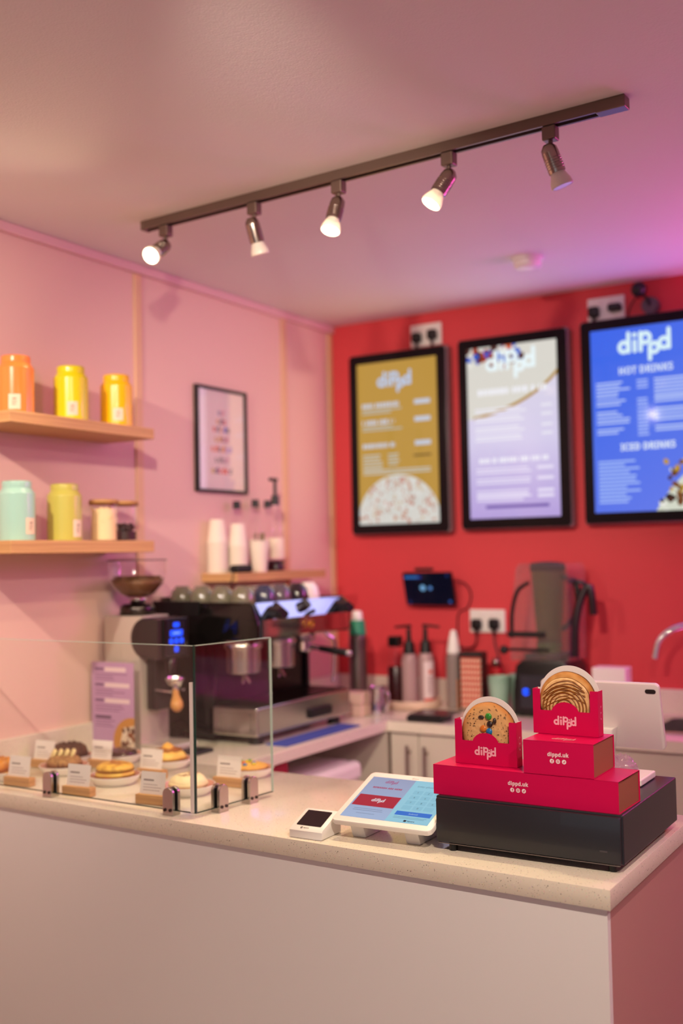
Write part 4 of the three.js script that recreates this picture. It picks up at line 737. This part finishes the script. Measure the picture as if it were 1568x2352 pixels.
const cardTex = tex(320, 224, (g, w, h) => { g.fillStyle = '#f3eae8'; g.fillRect(0, 0, w, h); g.fillStyle = '#4a3c40'; for (let k = 0; k < 9; k++) g.fillRect(38 + k * 15, 70, 12, 15); lines(g, 38, 116, 240, 3, 26, 6, '#a59496', 0.25); });
function priceCard(label, x, z) {
  const o = thing('price_card', label, 'price card', [x, T, z], 0.08, 'price cards on wooden blocks');
  part('wooden_block', metres(rb(0.1, 0.025, 0.026, 0.002, 0, 0.013, 0)), M.beech, o);
  const c = part('card', bx(0.08, 0.064, 0.0008, 0, 0.032, 0), M.paper, o); c.position.set(-0.005, 0.02, -0.001); c.rotation.x = -0.16;
  print('printed_front', 0.079, 0.063, cardTex, c, [0, 0.032, 0.0006], [0, 0, 0], { opaque: true, rough: 0.6 });
  return o;
}
const card0 = priceCard('white price card on a wooden block at the left edge of front row', -2.462, -2.195);
for (const [l, x, z] of [['white price card before the golden pancake stack, beside left clamp', -2.205, -2.177], ['white price card before the chocolate flakes pancake by the wall', -2.6, -2.42], ['white price card before the glossy dark chocolate pancake', -2.43, -2.5], ['white price card left of the caramel drizzled pancake', -2.185, -2.455], ['white price card half hidden by the clamp near glass corner', -1.945, -2.19], ['white price card before the candy topped cookie', -1.897, -2.46]]) copy(card0, l, [x, T, z], 0.08);

// ---------------------------------------------------------------- till, tablet stand and card reader
{
  const o = thing('card_reader', 'small white wedge card reader with a black screen', 'card reader', [-1.389, T, -2.124], 0.02);
  const prof = outline([[0.043, 0.001], [0.043, 0.018], [0.037, 0.0235], [-0.03, 0.05], [-0.038, 0.05], [-0.044, 0.044], [-0.044, 0.001]]);
  part('body', toCreasedNormals(ext(prof, 0.09, 0.0035), 0.6).rotateY(-Math.PI / 2).translate(0.045, 0, 0), M.plastic, o);
  const a = Math.atan2(0.0265, 0.067);
  const g = new THREE.Group(); g.name = 'screen_panel'; g.position.set(0, 0.0372, 0.0035); g.rotation.x = -Math.PI / 2 + a; 
  const s = part('screen', ext(roundRect(0.066, 0.058, 0.002), 0.0016, 0.0003), mat(0x17100f, 0.14), o); s.position.set(0, 0.0375, 0.0015); s.rotation.x = -Math.PI / 2 + a;
  print('maker_mark', 0.026, 0.006, tex(208, 48, (q) => { q.fillStyle = '#2a2422'; q.beginPath(); q.roundRect(4, 4, 40, 40, 8); q.fill(); q.fillStyle = '#eee'; q.fillRect(16, 16, 16, 16); word(q, 'Square', 122, 25, 36, '#2a2422'); }), o, [-0.004, 0.0245, 0.0365], [-Math.PI / 2 + a, 0, 0]);
}
{
  const o = thing('tablet_stand', 'white framed tablet lying tilted on the counter showing a keypad', 'tablet', [-1.211, T, -2.205], 0.012);
  const t = tex(1024, 760, (g, w, h) => {
    const k = g.createLinearGradient(0, 0, 0, h); k.addColorStop(0, '#a9b4d6'); k.addColorStop(1, '#b6cdf0'); g.fillStyle = k; g.fillRect(0, 0, w * 0.52, h); g.fillStyle = '#a4e2f6'; g.fillRect(w * 0.52, 0, w, h);
    logo(g, w * 0.265, h * 0.11, 42, '#b86a96', false); word(g, 'REWARDS ARE HERE', w * 0.27, h * 0.26, 38, '#c0365c', { fat: 0.05 });
    g.fillStyle = '#c22a3e'; g.fillRect(20, h * 0.45, w * 0.49, h * 0.27); logo(g, w * 0.28, h * 0.57, 44, '#f3e6ea', false);
    lines(g, 80, h * 0.78, 380, 2, 30, 9, '#8fa3c4', 0.1); lines(g, 150, h * 0.89, 240, 1, 30, 8, '#8fa3c4', 0.1);
    word(g, 'Enter phone number', w * 0.76, h * 0.14, 38, '#5f8ea4', { style: '' });
    for (let r = 0; r < 4; r++) for (let c = 0; c < 3; c++) { g.fillStyle = '#98d8ee'; g.beginPath(); g.roundRect(w * 0.59 + c * 128, h * 0.24 + r * 92, 108, 74, 8); g.fill(); word(g, ['1', '2', '3', '4', '5', '6', '7', '8', '9', '', '0', '←'][r * 3 + c], w * 0.59 + c * 128 + 54, h * 0.24 + r * 92 + 38, 32, '#2c4a58', { style: '' }); }
    g.fillStyle = '#2f7fe6'; g.fillRect(w * 0.57, h * 0.745, w * 0.4, 70); word(g, 'Submit', w * 0.77, h * 0.745 + 36, 34, '#bfe0ff', { style: '' });
    lines(g, w * 0.58, h * 0.87, 380, 2, 20, 6, '#6fa9c0', 0.2); g.fillStyle = '#14323c'; g.fillRect(w * 0.72, h * 0.935, 30, 30); word(g, 'Square', w * 0.8, h * 0.955, 26, '#14323c');
  });
  const slab = new THREE.Group(); const a = -Math.PI / 2 + 0.34;
  const f = part('frame', toCreasedNormals(ext(roundRect(0.256, 0.216, 0.014), 0.014, 0.004), 0.7), M.plastic, o); f.position.set(0, 0.068, -0.012); f.rotation.x = a;
  const d = part('display', new THREE.PlaneGeometry(0.224, 0.174), new THREE.MeshPhysicalMaterial({ color: 0x050505, roughness: 0.08, emissive: 0xffffff, emissiveMap: t, emissiveIntensity: 0.72 }), f); d.position.set(0, -0.002, 0.0146);
  print('maker_mark', 0.02, 0.005, tex(160, 40, (q) => { q.strokeStyle = '#7a6c66'; q.lineWidth = 6; q.strokeRect(8, 6, 28, 28); word(q, 'Square', 96, 21, 26, '#8a7c76'); }), f, [0, 0.092, 0.0145]);
  for (const x of [-0.075, 0.065]) part('foot', toCreasedNormals(ext(outline([[0.058, 0.001], [0.07, 0.028], [-0.08, 0.088], [-0.086, 0.07], [-0.04, 0.001]]), 0.036, 0.003), 0.6).rotateY(-Math.PI / 2).translate(x + 0.018, 0, -0.005), M.plastic, o);
}
{
  const o = thing('cash_drawer', 'large black metal cash drawer at the end of the counter', 'cash drawer', [-0.875, T, -2.352]);
  const bm = mat(0x24252b, 0.38, { clearcoat: 0.15 });
  part('case', rb(0.418, 0.1, 0.416, 0.003, 0, 0.067, -0.004), bm, o);
  part('front', toCreasedNormals(ext(roundRect(0.412, 0.095, 0.004), 0.01, 0.003), 0.5).translate(0, 0.066, 0.203), bm, o);
  part('lower_lip', bx(0.405, 0.0015, 0.004, 0, 0.0165, 0.209), mat(0x8a807c, 0.4, { metalness: 0.7 }), o);
  part('maker_badge', rb(0.016, 0.0035, 0.0012, 0.0005, 0.17, 0.043, 0.2132), mat(0x4a4548, 0.4), o);
  for (const [x, z] of [[-0.172, 0.198], [0.182, 0.192], [-0.172, -0.18], [0.18, -0.18]]) part('foot', cyl(0.0095, 0.0085, 0.017, x, 0.0088, z, 20), M.black, o);
}
const DY = T + 0.117;
function printed(w, h, px, draw) { return tex(px, Math.round(px * h / w), draw); }
const urlTex = printed(0.06, 0.032, 600, (g, w, h) => { word(g, 'dippd.uk', w / 2, h * 0.28, 118, '#f6d3da', { fat: 0.035 }); social(g, w / 2, h * 0.74, 50, 142, '#f9e6e8', '#c8003f'); });
const logoTex = printed(0.06, 0.04, 600, (g, w, h) => { logo(g, w / 2, h * 0.45, 150, '#f3b3c2'); });
const logoDark = printed(0.09, 0.03, 600, (g, w, h) => { logo(g, w / 2, h * 0.42, 100, '#e08a98'); });
const boxBrown = mat(0x9a5a3e, 0.8);
{
  const o = thing('long_cookie_box', 'long magenta cookie box lying on the cash drawer', 'box', [-0.8835, DY, -2.226], -0.02);
  part('sleeve', [span(-0.2105, 0.2105, 0, 0.0006, -0.07, 0.07), span(-0.2105, 0.2105, 0.0644, 0.065, -0.07, 0.07), span(-0.2105, 0.2105, 0, 0.065, 0.0692, 0.07), span(-0.2105, 0.2105, 0, 0.065, -0.07, -0.0692)], M.magenta, o);
  part('end_flap', ext(outline([[-0.068, 0.001], [0.068, 0.001], [0.068, 0.063], [0.03, 0.0615], [0, 0.0605], [-0.03, 0.0605], [-0.068, 0.0625]]), 0.0008).rotateY(Math.PI / 2).translate(0.207, 0, 0), boxBrown, o);
  part('end_flap', span(-0.2075, -0.2068, 0.001, 0.0635, -0.068, 0.068), boxBrown, o);
  print('printed_address', 0.056, 0.03, urlTex, o, [-0.008, 0.034, 0.0704]);
}
{
  const o = thing('small_cookie_box', 'small magenta box standing on the right of the long box', 'box', [-0.8025, DY + 0.0655, -2.226], 0.005);
  part('sleeve', [span(-0.0765, 0.0765, 0, 0.0006, -0.07, 0.07), span(-0.0765, 0.0765, 0.0694, 0.07, -0.07, 0.07), span(-0.0765, 0.0765, 0, 0.07, 0.0692, 0.07), span(-0.0765, 0.0765, 0, 0.07, -0.07, -0.0692)], M.magenta, o);
  part('end_flap', span(0.0738, 0.0745, 0.001, 0.0685, -0.067, 0.068), boxBrown, o); part('end_flap', span(-0.0745, -0.0738, 0.001, 0.0685, -0.067, 0.068), boxBrown, o);
  print('printed_address', 0.056, 0.03, urlTex, o, [0, 0.037, 0.0704]);
  print('printed_logo', 0.085, 0.028, logoDark, o, [0.0, 0.0704, 0.035], [-Math.PI / 2, 0, 0]);
}
function sleeve(name, label, x, y, z, turn) {
  const o = thing('cookie_sleeve', label, 'cookie sleeve', [x, y, z], turn), w = 0.148, h = 0.097, dp = 0.03, r = 0.003;
  const s = new THREE.Shape(); s.moveTo(-w / 2, 0); s.lineTo(w / 2, 0); s.lineTo(w / 2, h); s.lineTo(w / 2 - 0.0145, h); s.quadraticCurveTo(w / 2 - 0.0175, h, w / 2 - 0.0175, h - r); s.lineTo(w / 2 - 0.0175, 0.0535); s.quadraticCurveTo(w / 2 - 0.0175, 0.051, w / 2 - 0.0205, 0.051); s.lineTo(0.031, 0.051);
  s.bezierCurveTo(0.027, 0.062, 0.016, 0.07, 0, 0.07); s.bezierCurveTo(-0.016, 0.07, -0.027, 0.062, -0.031, 0.051);
  s.lineTo(-w / 2 + 0.0205, 0.051); s.quadraticCurveTo(-w / 2 + 0.0175, 0.051, -w / 2 + 0.0175, 0.0535); s.lineTo(-w / 2 + 0.0175, h - r); s.quadraticCurveTo(-w / 2 + 0.0175, h, -w / 2 + 0.0145, h); s.lineTo(-w / 2, h); s.lineTo(-w / 2, 0);
  part('front', ext(s, 0.0007, 0, 24).translate(0, 0, -0.0007), M.magenta, o);
  part('side', [span(w / 2 - 0.0007, w / 2, 0, h, -dp, -0.0002), span(-w / 2, -w / 2 + 0.0007, 0, h, -dp, -0.0002), span(-w / 2, w / 2, 0, 0.0007, -dp, -0.0002)], M.magenta, o);
  const bk = new THREE.Shape(); bk.moveTo(-w / 2 + 0.001, 0.001); bk.lineTo(w / 2 - 0.001, 0.001); bk.lineTo(w / 2 - 0.001, h); bk.absarc(0, 0.0765, 0.0705, 0.29, Math.PI - 0.29); bk.lineTo(-w / 2 + 0.001, h);
  part('back_card', ext(bk, 0.0009, 0, 40).translate(0, 0, -0.0288), M.paper, o);
  print('printed_logo', 0.058, 0.0387, logoTex, o, [0, 0.026, 0.0004]);
  print('side_print', 0.014, 0.052, printed(0.014, 0.052, 128, (g, q, hh) => { g.save(); g.translate(q * 0.32, hh / 2); g.rotate(-Math.PI / 2); word(g, 'dippd.uk', 0, 0, 56, '#d86a8a', { style: '' }); g.restore(); for (let k = 0; k < 3; k++) { g.fillStyle = '#e89ab0'; g.beginPath(); g.arc(q * 0.72, hh * (0.25 + k * 0.25), 20, 0, 7); g.fill(); } }), o, [w / 2 + 0.0004, 0.05, -0.014], [0, Math.PI / 2, 0]);
  return o;
}
sleeve('a', 'magenta cookie sleeve on the long box holding the candy cookie', -0.984, DY + 0.0655, -2.197, -0.012);
sleeve('b', 'magenta cookie sleeve on the small box, topmost of the pile', -0.8155, DY + 0.1362, -2.243, -0.03);
const upright = (g) => g.rotateX(Math.PI / 2);
{
  const o = thing('candy_cookie', 'golden cookie with coloured candies in the lower sleeve', 'cookie', [-0.985, DY + 0.0655 + 0.0692, -2.2238], -0.012);
  part('cookie', upright(disc(0.066, 0.0185, { seed: 31, nr: 40, na: 110, pow: 7, wob: 0.03, amp: 0.0008, f: 90, color: (u, n, n2) => mixc(mixc(mixc(rgb(0xe2b076), rgb(0xc98a48), Math.pow(u, 4)), rgb(0xb06a2a), Math.max(0, u - 0.86) * 6), rgb(0x4a2c18), n2 > 0.46 ? 0.9 : 0) })), food(0.75), o);
  const crumbs = []; for (let k = 0; k < 42; k++) { const a = rnd() * 6.28, r = Math.sqrt(rnd()) * 0.055; crumbs.push(new THREE.IcosahedronGeometry(rr(0.0006, 0.0016), 0).scale(rr(0.7, 2), 1, 0.5).rotateZ(rnd() * 3).translate(Math.cos(a) * r, Math.sin(a) * r, 0.0188)); }
  const cr = part('chocolate_crumbs', mergeGeometries(crumbs), mat(0x4a2a18, 0.6), o); cr.userData.kind = 'stuff';
  for (const [x, y, r, c, sx] of [[0.007, 0.0365, 0.0078, 0x2f8a2c, 1], [-0.006, 0.009, 0.0078, 0xd87420, 1], [0.008, 0.0038, 0.0075, 0x1872b4, 1], [0.0098, 0.02, 0.0072, 0x2e1c16, 1], [0.0215, 0.0275, 0.0072, 0x35241c, 0.6], [-0.0105, 0.034, 0.0048, 0x3a281f, 1.5]]) part('candy', new THREE.SphereGeometry(r, 24, 16).scale(sx, 1, 0.55).translate(x, y, 0.0198), mat(c, 0.25, { clearcoat: 0.5 }), o);
}
{
  const o = thing('caramel_cookie', 'cream topped cookie with caramel swirls in the upper sleeve', 'cookie', [-0.817, DY + 0.1362 + 0.0692, -2.2698], -0.03);
  part('cookie', upright(disc(0.0655, 0.016, { seed: 37, nr: 30, na: 90, pow: 8, wob: 0.02, amp: 0.0008, color: (u, n) => mixc(rgb(0xd8a05c), rgb(0xb8762c), n + Math.pow(u, 6)) })), food(0.7), o);
  part('cream_topping', upright(disc(0.058, 0.006, { seed: 38, nr: 30, na: 90, pow: 6, wob: 0.08, amp: 0.001, f: 70, color: (u, n, n2) => mixc(rgb(0xeec184), rgb(0xa86a2c), n * 0.9 + n2 * 0.5 + 0.1) })).translate(0, -0.004, 0.0155), food(0.45), o);
  const dz = [];
  for (let k = 0; k < 6; k++) { const R = 0.012 + k * 0.0075, pts = []; for (let q = 0; q <= 16; q++) { const a = Math.PI * (-0.1 + 1.2 * q / 16); pts.push([Math.cos(a) * R * 1.0, -0.012 + Math.sin(a) * R * 0.95 + 0.001 * noise.noise(q * 0.7, k, 2), 0.0222]); } dz.push(tube(pts, rr(0.0007, 0.0016), 50, 5)); }
  for (let k = 0; k < 6; k++) { const y = 0.002 + k * 0.0075; dz.push(tube([[-0.05, y - 0.018, 0.0222], [-0.02, y + rr(-0.004, 0.004), 0.0226], [0.015, y + 0.008, 0.0226], [0.048, y + rr(-0.004, 0.012), 0.0222]].map(([x, yy, z]) => { const L = Math.hypot(x, yy); return L > 0.052 ? [x * 0.052 / L, yy * 0.052 / L, z] : [x, yy, z]; }), rr(0.0004, 0.0009), 40, 5)); }
  part('caramel_drizzle', mergeGeometries(dz), mat(0x8a5216, 0.22, { clearcoat: 0.4 }), o);
}
{
  const o = thing('till_tablet', 'white cased till tablet seen from behind, right of the boxes', 'tablet', [-0.868, T, -2.627]);
  const a = -0.2;
  const sc = roundRect(0.3, 0.172, 0.012); const f = part('case', toCreasedNormals(ext(sc, 0.016, 0.004), 0.7), mat(0xe9dedb, 0.42), o); f.position.set(0.008, 0.2475, -0.012); f.rotation.x = 0.29; 
  part('camera_cutout', ext(roundRect(0.026, 0.0115, 0.0055), 0.0012), mat(0x2a2424, 0.3), f).position.set(0.129, 0.068, 0.0157);
  part('screen', bx(0.284, 0.156, 0.002, 0, 0, -0.0011), M.gloss, f);
  part('stand', toCreasedNormals(ext(outline([[-0.075, 0.001], [0.02, 0.001], [0.03, 0.12], [0.042, 0.196], [0.045, 0.214], [-0.065, 0.214]]), 0.05, 0.006), 0.6).translate(0.0, 0, -0.02), M.plastic, o);
  const t = tex(300, 90, (g) => word(g, 'sumup', 140, 45, 74, '#2a2220', { style: 'italic' }));
  print('maker_mark', 0.05, 0.015, t, o, [0.005, 0.148, 0.0304]);
}
{
  const o = single('charging_puck', 'small white box charger on the back of cash drawer', 'charger', rb(0.085, 0.016, 0.12, 0.004, 0, 0.0085, 0), M.plastic, [-0.748, DY + 0.0005, -2.478]);
  const w = disc(0.055, 0.03, { seed: 44, nr: 16, na: 40, pow: 3, amp: 0.012, wob: 0.3, f: 40, sz: 0.7, color: () => [0.9, 0.85, 0.88] });
  single('plastic_wrapper', 'crumpled clear plastic wrapper behind the long box', 'wrapper', w, mat(0xd9b8cc, 0.1, { transmission: 0.6, thickness: 0, side: THREE.DoubleSide }), [-0.79, DY + 0.0175, -2.51]);
}
// these two were built in room coordinates: give their groups an origin at the base
for (const o of scene.children) {
  const b = { espresso_machine: V(-2.42, T, -3.32), glass_guard: V(-1.742, T, -2.12) }[o.name];
  if (b) { for (const c of o.children) c.position.sub(b); o.position.copy(b); }
}
renderer.render(scene, camera);
